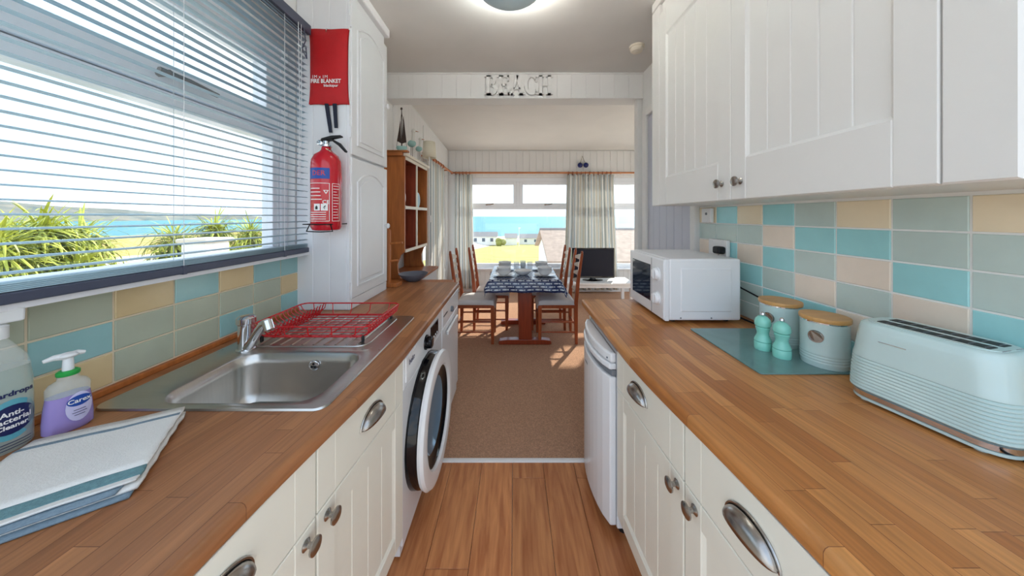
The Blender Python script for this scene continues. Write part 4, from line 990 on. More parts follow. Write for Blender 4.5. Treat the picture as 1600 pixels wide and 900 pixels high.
def patch(name, fn, x0, x1, y0, y1, m, nu=14):
    q = MB(); q.grid(lambda u, v: fn(x0+(x1-x0)*u, y0+(y1-y0)*v), nu, 1); return q.build(name, m, ex, smooth=True)
f0 = exw(.0006, 1.56); patch('blue_label', f0, -.062, .046, -.024, .030, 'label_blue')
f1 = exw(.0010, 1.56); lettering('lettering', 'DER', .034, lambda x, y: f1(x-.004, y+.003), 'red_paint', ex, bold=.0004)
fr2 = exw(.0006, 1.42)
def outline(fn, x0, x1, y0, y1, w):
    for a, b, c, d in ((x0, x1, y0, y0+w), (x0, x1, y1-w, y1), (x0, x0+w, y0, y1), (x1-w, x1, y0, y1)): patch('label_line', fn, a, b, c, d, 'label_white')
outline(fr2, -.060, .046, -.095, .095, .0025); outline(fr2, .056, .098, -.095, .095, .0025)
random.seed(5)
for k in range(4): patch('label_text', fr2, -.052, .004+random.uniform(-.02, .01), .066-.018*k, .070-.018*k, 'label_white')
for k in range(4): patch('label_text', fr2, -.052, .030, -.052-.011*k, -.0485-.011*k, 'label_white')
for k in range(12): patch('label_text', fr2, .062, .080+random.uniform(0, .014), .080-.0145*k, .083-.0145*k, 'label_white', 6)
lettering('lettering', 'CE', .026, lambda x, y: f1(x+.030, y-.140), 'label_white', ex, bold=.0004)
patch('pictogram', fr2, -.026, .004, -.042, -.008, 'label_white'); patch('pictogram', fr2, .008, .038, -.042, -.008, 'label_white')
fp2 = exw(.0012, 1.42)
q = MB(); q.add([fp2(.018, -.030), fp2(.022, -.028), fp2(.020, -.022), fp2(.030, -.014), fp2(.026, -.026), fp2(.024, -.036)], [(0, 1, 2), (2, 3, 4), (1, 4, 5)]); q.build('pictogram_mark', 'black_rubber', ex)
q = MB(); q.add([fp2(-.018, -.036), fp2(-.006, -.036), fp2(-.006, -.024), fp2(-.012, -.016), fp2(-.018, -.024)], [(0, 1, 2, 3, 4)]); q.build('pictogram_mark', 'black_rubber', ex)
q = MB(); q.add([fp2(.018, .060), fp2(.042, .060), fp2(.030, .040), fp2(.024, .057), fp2(.036, .057), fp2(.030, .047)], [(0, 1, 4, 3), (1, 2, 5, 4), (2, 0, 3, 5)]); q.build('triangle_mark', 'label_white', ex)
q = MB(); q.tube([(exx-.085, exy-.0, 1.310), (exx-.082, exy-.055, 1.310), (exx, exy-.082, 1.310), (exx+.055, exy-.065, 1.310), (exx+.06, 1.628, 1.310)], .003, 6); q.tube([(exx-.085, exy, 1.31), (exx-.085, 1.628, 1.31)], .003, 6)
q.tube([(exx-.085, exy-.0, 1.310), (exx-.082, exy-.03, 1.274), (exx, exy-.05, 1.272), (exx+.05, exy-.03, 1.274), (exx+.058, exy-.06, 1.310)], .003, 6); q.build('bracket', 'black_rubber', ex, smooth=True)

# ================================================================== CEILING FITTINGS AND BEAM LETTERS
cl = thing('ceiling_light', 'pale blue dish shaped ceiling light at the top of the view', 'ceiling light', (-0.023, 1.58, ZC))
lcx, lcy = -0.023, 1.58
q = MB(); q.lathe([(0.001, 2.49), (0.06, 2.494), (0.12, 2.510), (0.17, 2.545), (0.195, 2.58), (0.20, 2.60), (0.197, 2.60), (0.19, 2.582), (0.165, 2.550), (0.117, 2.516), (0.06, 2.500), (0.001, 2.497)], (lcx, lcy, 0), 'Z', 48, cap=False); q.build('bowl_shade', 'shade_blue', cl, smooth=True)
MB().lathe([(0.203, 2.596), (0.206, 2.600), (0.203, 2.604), (0.197, 2.602), (0.197, 2.597)], (lcx, lcy, 0), 'Z', 48, cap=False).build('rim', 'chrome', cl, smooth=True)
MB().lathe([(0.055, ZC-0.001), (0.055, ZC-0.018), (0.015, ZC-0.022), (0.010, 2.50)], (lcx, lcy, 0), 'Z', 24).build('mount', 'label_white', cl, smooth=True)
ld = bpy.data.lights.new('ceiling_fill_light', 'POINT'); ld.energy = 10; ld.color = (1.0, 0.93, 0.84); ld.shadow_soft_size = 0.06  # lamp is off; point light added, thrown up by the bowl to brighten ceiling
lo = bpy.data.objects.new('ceiling_fill_light', ld); COL.objects.link(lo); lo.parent = cl; lo.location = Vector((lcx+0.05, lcy, 2.59))-OFF[cl.name]
sa = at(995, 72, 1.31*F/266); sd = thing('smoke_alarm', 'round white smoke alarm on the kitchen ceiling', 'smoke alarm', (sa.x, sa.y, ZC))
MB().lathe([(.055, 0), (.055, -.012), (.05, -.016)], (sa.x, sa.y, ZC-.0005), 'Z', 28).build('base', 'cream_edge', sd, smooth=True)
MB().lathe([(.046, -.016), (.048, -.030), (.040, -.042), (.02, -.046)], (sa.x, sa.y, ZC-.0005), 'Z', 28).build('cover', 'cream_edge', sd, smooth=True)
# BEACH letters in serif capitals
bl_ = thing('wooden_letters', 'white wooden letters spelling BEACH on the beam', 'sign', (0.03, 2.735, 2.455))
LH = 0.172; yA, yB = 2.716, 2.7445
def letter(ch, x0):
    q = MB(); h = LH; s = .030; z0 = 2.452; sr = .012; th = .018
    def bx(a, b, c, d): q.prism([(x0+a, z0+c), (x0+b, z0+c), (x0+b, z0+d), (x0+a, z0+d)], yA, yB, 1)
    def arc(cx, cz, ro_x, ro_z, t, a0, a1, n=14, tt=None):
        tt = tt or t
        for i in range(n):
            b0_, b1_ = math.radians(a0+(a1-a0)*i/n), math.radians(a0+(a1-a0)*(i+1)/n)
            q.prism([(x0+cx+ro_x*math.cos(b0_), z0+cz+ro_z*math.sin(b0_)), (x0+cx+ro_x*math.cos(b1_), z0+cz+ro_z*math.sin(b1_)),
                     (x0+cx+(ro_x-t)*math.cos(b1_), z0+cz+(ro_z-tt)*math.sin(b1_)), (x0+cx+(ro_x-t)*math.cos(b0_), z0+cz+(ro_z-tt)*math.sin(b0_))], yA, yB, 1)
    def serif(a, b, top): bx(a, b, h-sr, h) if top else bx(a, b, 0, sr)
    if ch == 'B':
        bx(.018, .018+s, 0, h); serif(0, .06, 0); serif(0, .06, 1)
        bx(.045, .062, h-th, h); bx(.045, .066, h/2-th/2, h/2+th/2); bx(.045, .066, 0, th)
        arc(.060, h*.75, .044, h*.25+th/4, .026, -90, 90, tt=th); arc(.064, h*.25, .050, h*.25+th/4, .028, -90, 90, tt=th); return q, .122
    if ch == 'E':
        bx(.018, .018+s, 0, h); serif(0, .06, 0); serif(0, .06, 1); bx(.04, .108, h-th, h); bx(.04, .085, h/2-th/2, h/2+th/2); bx(.04, .112, 0, th)
        bx(.094, .108, h-.05, h); bx(.098, .112, 0, .05); bx(.075, .087, h/2-.024, h/2+.024); return q, .122
    if ch == 'A':
        for a, b, c, d in ((.012, .030, .058, .082), (.090, .122, .060, .092)): q.prism([(x0+a, z0), (x0+b, z0), (x0+d, z0+h), (x0+c, z0+h)], yA, yB, 1)
        bx(.034, .1, .048, .048+th*.8); serif(-.004, .046, 0); serif(.078, .138, 0); return q, .140
    if ch == 'C':
        arc(.068, h/2, .068, h/2+.003, .030, 45, 315, 26, tt=.017); bx(.104, .118, h-.052, h-.004); bx(.104, .118, .004, .052); return q, .126
    if ch == 'H':
        for a in (.016, .094): bx(a, a+s, 0, h)
        for a in (0, .078): serif(a, a+.062, 0); serif(a, a+.062, 1)
        bx(.04, .1, h/2-th/2, h/2+th/2); return q, .142
x = at(757, 130, 2.73).x
for ch in 'BEACH':
    q, w = letter(ch, x); q.build('letter', 'wall_white', bl_); x += w-.008

# ================================================================== DINING AREA: dresser and bits
ds = thing('dresser', 'pine dresser with open shelves against the left boarded wall', 'dresser', (-1.03, 2.86, 0))
dxf = -0.92; da, db = 2.53, 3.20
xb = -XW+0.016
MB().box((xb, da, 0.0035), (dxf+.10, db, 0.795)).build('base_cupboard', 'cupboard_white', ds, bevel=.004)
MB().box((xb, da-.01, 0.796), (dxf+.115, db+.01, 0.822)).build('base_top', 'pine', ds, bevel=.004)
for y_ in (da, db-.022):
    pr = [(xb, .823), (dxf-.03, .823), (dxf-.055, .88), (dxf-.06, .95), (dxf-.035, 1.02), (dxf, 1.05), (dxf, 1.855), (xb, 1.855)]
    MB().prism(pr, y_, y_+.022, 1).build('side_panel', 'pine', ds, bevel=.002)
MB().box((xb, da+.023, 1.03), (xb+.010, db-.023, 1.855)).build('back_panel', 'pine_red', ds)
for z_, nm in ((1.045, 'shelf'), (1.415, 'shelf'), (1.835, 'top_board')):
    s_ = MB().box((xb+.011, da+.023, z_), (dxf-.008, db-.023, z_+.02)).build(nm, 'pine_red', ds); MB().box((dxf-.0075, da+.0225, z_-.003), (dxf+.003, db-.0225, z_+.023)).build('edge', 'cream_edge', s_)  # cream edge strips: bright light on the shelf edges put into their colour
MB().box((xb+.011, 2.845, 1.066), (dxf-.008, 2.865, 1.834)).build('divider', 'pine_red', ds); MB().box((dxf-.0075, 2.843, 1.069), (dxf+.002, 2.867, 1.831)).build('divider_edge', 'cream_edge', ds)
MB().box((dxf-.010, da, 1.86), (dxf+.018, db+.02, 1.885)).build('cornice_front', 'cream_edge', ds, bevel=.004)
MB().box((xb, da-.03, 1.856), (dxf-.011, db+.03, 1.900)).build('crown', 'pine', ds, bevel=.006); MB().box((xb, da-.03, 1.886), (dxf+.035, da+.02, 1.902)).build('crown_end', 'pine', ds, bevel=.003)
# low sideboard between worktop and dresser
sbd = thing('sideboard', 'small white sideboard with a pale wood top past the worktop', 'sideboard', (-0.85, 2.42, 0))
MB().box((xb, 2.345, 0.0035), (-.52, 2.495, .795)).build('body', 'cupboard_white', sbd, bevel=.004); MB().box((xb, 2.340, .796), (-.495, 2.500, .825)).build('top', 'pine', sbd, bevel=.004)
# ornaments
zt_ = 1.9005
bo = thing('driftwood_boat', 'dark driftwood sailing boat ornament on the dresser top', 'ornament', (-.96, 2.56, zt_+.002))
q = MB(); q.rings([ell((-.955, 2.56), .030, .014, .3, zt_+.003), ell((-.955, 2.56), .045, .022, .3, zt_+.03), ell((-.955, 2.56), .042, .020, .3, zt_+.045)]); q.build('hull', 'bird_teal', bo, smooth=True)
q = MB(); q.tube([(-.955, 2.56, zt_+.045), (-.953, 2.56, zt_+.20), (-.956, 2.56, zt_+.36)], .006, 6, r1=.003); q.build('mast', 'driftwood', bo)
q = MB(); q.prism([(-.95, zt_+.07), (-.915, zt_+.08), (-.94, zt_+.30)], 2.557, 2.563, 1); q.prism([(-.96, zt_+.07), (-.995, zt_+.09), (-.965, zt_+.26)], 2.557, 2.563, 1); q.build('sail', 'driftwood', bo)
q = MB(); 
for e_ in ((-1.0, zt_+.04), (-.912, zt_+.04)): q.tube([(e_[0], 2.56, e_[1]), (-.955, 2.56, zt_+.34)], .0015, 4)
q.ball((-.957, 2.56, zt_+.365), (.010, .006, .012), 8, 6); q.build('rigging', 'driftwood', bo)
def bird(label, x, y, s, m):
    b_ = thing('bird_figure', label, 'ornament', (x, y, zt_+.002), 'seabird ornaments')
    MB().lathe([(.025*s, .001), (.025*s, .012), (.006, .016)], (x, y, zt_), 'Z', 14).build('base', 'bird_white', b_, smooth=True)
    q = MB()
    for d in (-.008, .008): q.tube([(x+d, y, zt_+.012), (x+d, y, zt_+.12*s)], .002, 5)
    q.build('legs', 'driftwood', b_)
    MB().ball((x, y, zt_+.15*s), (.042*s, .026*s, .034*s), 12, 8).build('body', m, b_, smooth=True)
    q = MB(); q.tube([(x+.01*s, y, zt_+.17*s), (x+.016*s, y, zt_+.22*s), (x+.016*s, y, zt_+.26*s)], .018*s, 8, r1=.016*s); q.ball((x+.018*s, y, zt_+.27*s), .022*s, 10, 7); q.build('head', 'bird_white', b_, smooth=True)
    MB().cyl((x+.036*s, y, zt_+.27*s), (x+.07*s, y, zt_+.262*s), .005, .001, 6).build('beak', 'pine', b_)
bird('taller white and teal seabird figure on the dresser', -.985, 2.90, 1.0, 'bird_teal'); bird('shorter teal seabird figure beside the taller one', -.945, 2.99, .80, 'bird_teal')
pl_ = thing('display_plate', 'white shell ornament on the upper dresser shelf', 'ornament', (-.98, 2.62, 1.436)); 
q = MB(); q.lathe([(.001, 0), (.05, .004), (.072, .014), (.074, .018), (.05, .010), (.001, .006)], (-1.0, 2.66, 1.518), 'X', 24, cap=False); q.build('dish', 'porcelain', pl_, smooth=True); MB().box((-1.02, 2.64, 1.4355), (-.96, 2.68, 1.446)).build('stand', 'porcelain', pl_)
p2 = MB(); p2.lathe([(.001, 0), (.05, .004), (.075, .016), (.077, .020), (.05, .010), (.001, .006)], (-.985, 3.02, 1.5125), 'X', 24, cap=False); p2 = p2.build('blue_plate', 'shade_blue', None, smooth=True); tag(p2, 'round blue plate propped on the upper dresser shelf', 'plate')
# bowl, mug tree
q = MB(); q.lathe([(.035, 0), (.05, .006), (.085, .03), (.112, .060), (.115, .066), (.108, .062), (.08, .034), (.045, .012), (.001, .010)], (-.81, 2.425, .8255), 'Z', 32, cap=False); q = q.build('serving_bowl', 'bowl_grey', None, smooth=True); tag(q, 'dark grey bowl on the small sideboard', 'bowl')
mt = thing('mug_tree', 'wooden mug tree standing at the far end of the worktop', 'mug tree', (-.905, 2.20, ZT))
MB().prism([(-.96, 2.15), (-.835, 2.15), (-.835, 2.25), (-.96, 2.25)], ZT+.0005, ZT+.028).build('base', 'pine', mt, bevel=.004)
MB().lathe([(.014, ZT+.028), (.014, 1.24), (.009, 1.255)], (-.915, 2.20, 0), 'Z', 14).build('post', 'pine', mt, smooth=True)
for z_, a_, l_ in ((1.15, 0.0, .10), (1.02, 0.2, .065), (1.15, PI, .07), (1.02, 2.0, .07)): MB().cyl((-.915, 2.20, z_), (-.915+l_*math.cos(a_), 2.20+l_*math.sin(a_), z_+.008), .009, .008, 10).build('arm', 'pine', mt, smooth=True)
# floor lamp
fl_ = thing('floor_lamp', 'slim floor lamp with cream drum shade beside the curtain', 'lamp', (-.985, 3.50, 0))
q = MB(); q.lathe([(.078, 2.03), (.066, 2.215)], (-.985, 3.50, 0), 'Z', 28, cap=False); q.build('shade', 'shade_cream', fl_, smooth=True, solid=.002)
MB().lathe([(.009, .02), (.009, 2.10)], (-.985, 3.50, 0), 'Z', 10).build('pole', 'label_white', fl_, smooth=True); MB().lathe([(.11, .004), (.11, .016), (.02, .026)], (-.985, 3.50, 0), 'Z', 24).build('base', 'label_white', fl_, smooth=True)
MB().box((-.998, 3.484, 1.28), (-.968, 3.516, 1.36)).build('switch', 'label_white', fl_, bevel=.003)
# curtain pole, rings, curtains
cpz = 2.115; rail = thing('curtain_pole', 'wooden curtain pole running round the corner above the windows', 'curtain pole', (-1.08, 5.28, cpz))
MB().cyl((-1.085, 3.66, cpz), (-1.085, 5.28, cpz), .016, n=12).build('side_pole', 'pole_wood', rail, smooth=True); MB().cyl((-1.10, 5.285, cpz), (2.40, 5.285, cpz), .016, n=12).build('front_pole', 'pole_wood', rail, smooth=True)
MB().ball((-1.085, 3.645, cpz), (.026, .030, .026), 12, 8).build('finial', 'ring_wood', rail, smooth=True); MB().ball((-1.09, 5.285, cpz), .026, 12, 8).build('finial', 'ring_wood', rail, smooth=True)
for x_ in (0.06, 1.9): MB().cyl((x_, 5.285, cpz), (x_, 5.37, cpz), .012, n=8).build('bracket', 'pole_wood', rail)
for y_ in (3.80, 5.0): MB().cyl((-1.085, y_, cpz), (-1.17, y_, cpz), .012, n=8).build('bracket', 'pole_wood', rail)
def ring_me(ax):
    q = MB(); q.tube([(0, .026*math.cos(2*PI*i/14), .026*math.sin(2*PI*i/14)-.008) if ax == 'X' else (.026*math.cos(2*PI*i/14), 0, .026*math.sin(2*PI*i/14)-.008) for i in range(14)], .0065, 6, closed=True)
    me = q.mesh('ring'); me.materials.append(M['ring_wood']); me.polygons.foreach_set('use_smooth', [True]*len(me.polygons)); return me
rX, rY = ring_me('X'), ring_me('Y')
def curtain(label, p0, p1, q0, q1, ztop, zbot, nf, depth, rings_):
    # p0->p1 along the top, q0->q1 along the hem
    p0, p1, q0, q1 = [Vector(v) for v in (p0, p1, q0, q1)]
    c = thing('curtain', label, 'curtain', ((p0.x+p1.x)/2, (p0.y+p1.y)/2, zbot), 'striped linen curtains')
    nu, nv_ = nf*10, 16; off = OFF[c.name]; vs = []; ac = []
    ph = [random.uniform(-.5, .5) for _ in range(nf+2)]
    for j in range(nv_+1):
        v = j/nv_
        for i in range(nu+1):
            u = i/nu; a = p0.lerp(p1, u); b_ = q0.lerp(q1, u); w = v**1.3; p = a.lerp(b_, w); d = (p1-p0).normalized(); n = Vector((-d.y, d.x, 0))
            k = u*nf; fi = ph[int(k)]*(1-(k % 1))+ph[int(k)+1]*(k % 1)
            amp = depth*(0.55+0.45*v)*(0.8+0.4*math.sin(k*1.7+1))
            s = math.sin(2*PI*k+fi*v*2.0); t2 = math.sin(4*PI*k+1.3)*0.25*(1-v)
            p = p+n*(amp*(s+t2))+d*(0.012*math.sin(2*PI*k+1.2+fi))
            vs.append((p.x-off.x, p.y-off.y, ztop+(zbot-ztop)*v-off.z)); ac.append(u*nf*0.33)
    me = bpy.data.meshes.new('cloth'); me.from_pydata(vs, [], [(j*(nu+1)+i, j*(nu+1)+i+1, (j+1)*(nu+1)+i+1, (j+1)*(nu+1)+i) for j in range(nv_) for i in range(nu)])
    at_ = me.attributes.new('across', 'FLOAT', 'POINT'); at_.data.foreach_set('value', ac); me.materials.append(M['curtain']); me.polygons.foreach_set('use_smooth', [True]*len(me.polygons))
    o = bpy.data.objects.new('cloth', me); COL.objects.link(o); o.parent = c; OFF[o.name] = off; sm_ = o.modifiers.new('solid', 'SOLIDIFY'); sm_.thickness = .003
    hb = MB(); 
    hb.tube([p0.lerp(p1, i/20)+Vector((0, 0, ztop-.045)) for i in range(21)], .004, 5); hb.build('header_tape', 'cord', c)
    for k in range(rings_):
        p = p0.lerp(p1, (k+.5)/rings_); along_x = abs(p1.x-p0.x) > abs(p1.y-p0.y)
        piece('ring', rX if along_x else rY, c, (p.x, p.y if along_x else p.y, cpz), (0, 0, random.uniform(-.25, .25)))
    return c
random.seed(11)
curtain('striped curtain at the side window beside the floor lamp', (-1.085, 3.78, 0), (-1.085, 4.62, 0), (-1.085, 3.72, 0), (-1.085, 4.60, 0), 2.085, 0.10, 7, .030, 6)
curtain('striped curtain in the corner left of the sea window', (-1.05, 5.285, 0), (-.745, 5.285, 0), (-1.05, 5.285, 0), (-.70, 5.285, 0), 2.085, 0.08, 4, .040, 5)
curtain('wide striped curtain hanging behind the television', (.92, 5.285, 0), (1.74, 5.285, 0), (.86, 5.285, 0), (1.82, 5.285, 0), 2.085, 0.06, 9, .040, 11)
# blue glass floats
bw_ = thing('glass_floats', 'pair of dark blue glass balls hung on string above the pole', 'ornament', tuple(at(910, 256, 5.33)))
for px_ in (906.5, 915.5): c_ = at(px_, 258, 5.325); MB().ball(tuple(c_), .046, 16, 10).build('float', 'deep_blue', bw_, smooth=True)
q = MB(); a_ = at(910, 244, 5.355); q.tube([at(907, 254, 5.335), a_, at(914, 254, 5.335)], .005, 5); q.cyl(tuple(a_), (a_.x, 5.367, a_.z), .004, n=6); q.build('string', 'string', bw_)
# TV table and TV
tv = thing('tv_table', 'low white table under the television', 'table', (1.26, 4.72, 0))
MB().box((.77, 4.50, .322), (1.82, 4.95, .348)).build('top', 'label_white', tv, bevel=.004)
MB().box((.81, 4.53, .27), (1.78, 4.92, .321)).build('apron', 'label_white', tv)
for x_ in (.80, 1.75):
    for y_ in (4.52, 4.89): MB().box((x_, y_, .004), (x_+.045, y_+.045, .269)).build('leg', 'label_white', tv, bevel=.003)
tvt = thing('television', 'flat black television on the low white table', 'television', (1.24, 4.70, .349))
MB().lathe([(.16, .3495), (.16, .356), (.05, .366), (.04, .39)], (1.235, 4.72, 0), 'Z', 28, sc=(1, .55)).build('stand', 'black_gloss', tvt, smooth=True)
tvb = MB().box((.905, 4.69, .385), (1.57, 4.74, .855)).build('case', 'black_gloss', tvt, bevel=.008); MB().box((.925, 4.6885, .415), (1.55, 4.6905, .838)).build('screen', 'tv_screen', tvt); MB().box((1.21, 4.6880, .397), (1.265, 4.6895, .402)).build('logo', 'grey_plastic', tvt)
# dining table
dt = thing('dining_table', 'mahogany trestle dining table under a fish patterned cloth', 'table', (.113, 3.48, 0))
MB().box((-.255, 3.06, .672), (.475, 3.915, .700)).build('tabletop', 'mahogany', dt, bevel=.004)
for y_ in (3.19, 3.78):
    pd = MB().box((.05, y_-.030, .055), (.19, y_+.030, .671)).build('pedestal', 'mahogany', dt, bevel=.006)
    MB().prism([(-.155, .005), (.385, .005), (.395, .02), (.385, .045), (.30, .056), (-.07, .056), (-.155, .045), (-.165, .02)], y_-.04, y_+.04, 1).build('foot', 'mahogany', dt, bevel=.004)
MB().box((.10, 3.221, .20), (.14, 3.749, .29)).build('stretcher', 'mahogany', dt, bevel=.003)
tcx0, tcx1, tcy0, tcy1 = -.258, .478, 3.057, 3.918
def cloth():
    ov = .135; nx, ny = 44, 50; vs = []; fl2 = []
    X0, X1, Y0_, Y1_ = tcx0-ov, tcx1+ov, tcy0-ov, tcy1+ov
    for j in range(ny+1):
        for i in range(nx+1):
            x, y = X0+(X1-X0)*i/nx, Y0_+(Y1_-Y0_)*j/ny
            dx = max(tcx0-x, 0, x-tcx1); dy = max(tcy0-y, 0, y-tcy1); sx_ = -1 if x < tcx0 else 1; sy_ = -1 if y < tcy0 else 1
            drop = math.hypot(dx, dy) if (dx > 0 and dy > 0) else max(dx, dy)
            cxp, cyp = min(max(x, tcx0), tcx1), min(max(y, tcy0), tcy1)
            fl_k = .20+.10*math.sin(x*21+y*17)
            px_ = cxp+sx_*(dx*fl_k+(.004 if dx > 0 else 0)); py_ = cyp+sy_*(dy*fl_k+(.004 if dy > 0 else 0))
            if dx > 0 and dy > 0: px_ += sx_*.02*min(1, drop/.1); py_ += sy_*.02*min(1, drop/.1)
            z = .7035-drop*.90
            vs.append((px_, py_, z)); fl2.extend((x, y, 0.0))
    me = bpy.data.meshes.new('tablecloth'); me.from_pydata(vs, [], [(j*(nx+1)+i, j*(nx+1)+i+1, (j+1)*(nx+1)+i+1, (j+1)*(nx+1)+i) for j in range(ny) for i in range(nx)])
    a_ = me.attributes.new('flat', 'FLOAT_VECTOR', 'POINT'); a_.data.foreach_set('vector', fl2); me.materials.append(M['fish_cloth']); me.polygons.foreach_set('use_smooth', [True]*len(me.polygons))
    o = bpy.data.objects.new('tablecloth', me); COL.objects.link(o); o.modifiers.new('solid', 'SOLIDIFY').thickness = .002
    return tag(o, 'navy tablecloth printed with small white fish', 'tablecloth')
cloth()
zc = .7048
random.seed(2)
def plate(label, x, y):
    q = MB(); q.lathe([(.06, 0), (.075, .004), (.115, .013), (.12, .016), (.112, .015), (.07, .007), (.001, .006)], (x, y, zc), 'Z', 32, cap=False); o = q.build('dinner_plate', 'porcelain', None, smooth=True); tag(o, label, 'plate', 'place settings')
def bowl(label, x, y, s=1.0, z=None, m='porcelain'):
    q = MB(); q.lathe([(.035*s, 0), (.045*s, .006), (.072*s, .03), (.085*s, .058), (.083*s, .058), (.068*s, .03), (.035*s, .010), (.001, .009)], (x, y, z or zc+.0085), 'Z', 28, cap=False); o = q.build('cereal_bowl', m, None, smooth=True); tag(o, label, 'bowl', 'place settings')
for sx_, nx_ in ((-.11, 'left'), (.335, 'right')):
    for y_, ny_ in ((3.28, 'near'), (3.66, 'far')):
        plate(f'white dinner plate under a bowl at the {ny_} {nx_} seat', sx_, y_); bowl(f'white bowl stacked on the plate at the {ny_} {nx_} seat', sx_, y_)
        bowl(f'second white bowl nested on top at the {ny_} {nx_} seat', sx_, y_, .92, zc+.034)
q = MB(); q.lathe([(.04, 0), (.06, .008), (.095, .04), (.10, .05), (.09, .042), (.05, .012), (.001, .010)], (.10, 3.33, zc), 'Z', 28, cap=False); q = q.build('serving_dish', 'porcelain', None, smooth=True); tag(q, 'white serving dish in the middle of the table', 'dish')
for k, (x_, y_) in enumerate(((.03, 3.60), (.11, 3.56), (.19, 3.60), (.11, 3.70))):
    q = MB(); q.lathe([(.028, 0), (.030, .003), (.034, .10), (.0325, .10), (.028, .008), (.001, .007)], (x_, y_, zc), 'Z', 20, cap=False); q = q.build('drinking_glass', 'clear_glass', None, smooth=True)
    tag(q, ('leftmost clear tumbler in the group on the table', 'front clear tumbler in the group on the table', 'rightmost clear tumbler in the group on the table', 'rearmost clear tumbler in the group on the table')[k], 'glass', 'tumblers')
# chairs
def make_chair(label):
    c = thing('dining_chair', label, 'chair', (0, 0, 0), 'ladder back dining chairs')
    w = .165
    for s_ in (-1, 1):
        y_ = s_*w
        q = MB(); q.rings([[(x-t_, y_-t_, z), (x+t_, y_-t_, z), (x+t_, y_+t_, z), (x-t_, y_+t_, z)] for x, z, t_ in ((-.195, .0045, .014), (-.19, .25, .019), (-.19, .44, .020), (-.215, .68, .017), (-.255, .96, .014))]); q.build('rear_post', 'chair_wood', c, bevel=.004)
        MB().lathe([(.010, .955), (.013, .968), (.011, .980), (.003, .985)], (-.256, y_, 0), 'Z', 10).build('finial', 'chair_wood', c, smooth=True)
        q = MB(); q.rings([[(.19-t_, y_-t_, z), (.19+t_, y_-t_, z), (.19+t_, y_+t_, z), (.19-t_, y_+t_, z)] for z, t_ in ((.0045, .015), (.25, .019), (.415, .020))]); q.build('leg', 'chair_wood', c, bevel=.004)
        MB().cyl((-.19, y_, .13), (.19, y_, .13), .009, n=8).build('stretcher', 'chair_wood', c, smooth=True); MB().cyl((-.19, y_, .235), (.19, y_, .235), .009, n=8).build('stretcher', 'chair_wood', c, smooth=True)
    MB().cyl((-.19, -w, .19), (-.19, w, .19), .009, n=8).build('stretcher', 'chair_wood', c, smooth=True); MB().cyl((.19, -w, .27), (.19, w, .27), .009, n=8).build('stretcher', 'chair_wood', c, smooth=True)
    MB().box((-.205, -w-.012, .382), (.205, w+.012, .418)).build('seat_frame', 'chair_wood', c, bevel=.005)
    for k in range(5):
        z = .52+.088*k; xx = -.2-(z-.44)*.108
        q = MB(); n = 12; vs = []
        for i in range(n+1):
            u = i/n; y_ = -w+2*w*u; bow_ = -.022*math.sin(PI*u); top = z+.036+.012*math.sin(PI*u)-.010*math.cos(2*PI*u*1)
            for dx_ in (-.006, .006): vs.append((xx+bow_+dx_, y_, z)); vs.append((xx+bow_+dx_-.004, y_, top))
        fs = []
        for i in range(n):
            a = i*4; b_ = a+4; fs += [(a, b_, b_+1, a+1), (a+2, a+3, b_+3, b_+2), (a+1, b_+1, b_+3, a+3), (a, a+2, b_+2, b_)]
        q.add(vs, fs+[(0, 1, 3, 2), (n*4, n*4+2, n*4+3, n*4+1)]); q.build('back_slat', 'slat_glare', c, smooth=True)
    q = MB()
    def cu(u, v):
        a, b_ = 2*u-1, 2*v-1; z = .462+.010*(1-a*a)*(1-b_*b_)
        x = .205*a+.012; y_ = (w+.018)*b_
        e_ = max(abs(a), abs(b_))
        if e_ > .88: z -= (e_-.88)/.12*.042
        if a > .88 and v < .99: z -= (a-.88)/.12*.05*(.4+.6*abs(math.sin(v*9)))
        return (x, y_, z)
    q.grid(cu, 20, 18); q.build('cushion', 'cushion', c, smooth=True, solid=.006)
    return c
ch = make_chair('ladder back chair at the left near seat beside the worktop')
spots = [((-.415, 3.335), 0, 'wooden ladder back chair at the left near seat beside the worktop'), ((-.275, 3.722), 0, 'wooden ladder back chair at the left far seat under the window'),
         ((.462, 3.335), PI, 'wooden ladder back chair at the right near seat beside the fridge'), ((.405, 3.722), PI, 'wooden ladder back chair at the right far seat in front of the television')]
for i, (p, rz, lb) in enumerate(spots):
    o = ch if i == 0 else copy_tree(ch)
    o.location = (p[0], p[1], 0); o.rotation_euler = (0, 0, rz); o['label'] = lb

# ================================================================== OUTSIDE
def sm01(t_): t_ = max(0, min(1, t_)); return t_*t_*(3-2*t_)
def gz(x, y):
    zf = -0.35 if y < 4 else (-.35+(-1.2+.35)*(y-4)/6 if y < 10 else (-1.2-(y-10)*.0811 if y < 100 else -8.5-(y-100)*.0535))
    zl = (-.25 if x > -32 else -.25-(-32-x)*.0545)-max(0, y-34)*.07
    w = sm01((x+22)/14)
    return w*zf+(1-w)*zl
xs_ = [-900, -700, -520, -400, -250, -120, -70, -45, -36, -32, -28, -22, -18, -15, -12, -10, -8, -6, -4, -2, 0, 3, 8, 15, 30, 60, 120, 250, 500]
ys_ = [-60, -20, -8, -3, 0, 2, 4, 6, 8, 10, 13, 16, 20, 25, 30, 40, 50, 60, 75, 100, 140, 200, 300, 420, 470, 520]
gv = [(x, y, gz(x, y)) for y in ys_ for x in xs_]; nx = len(xs_)
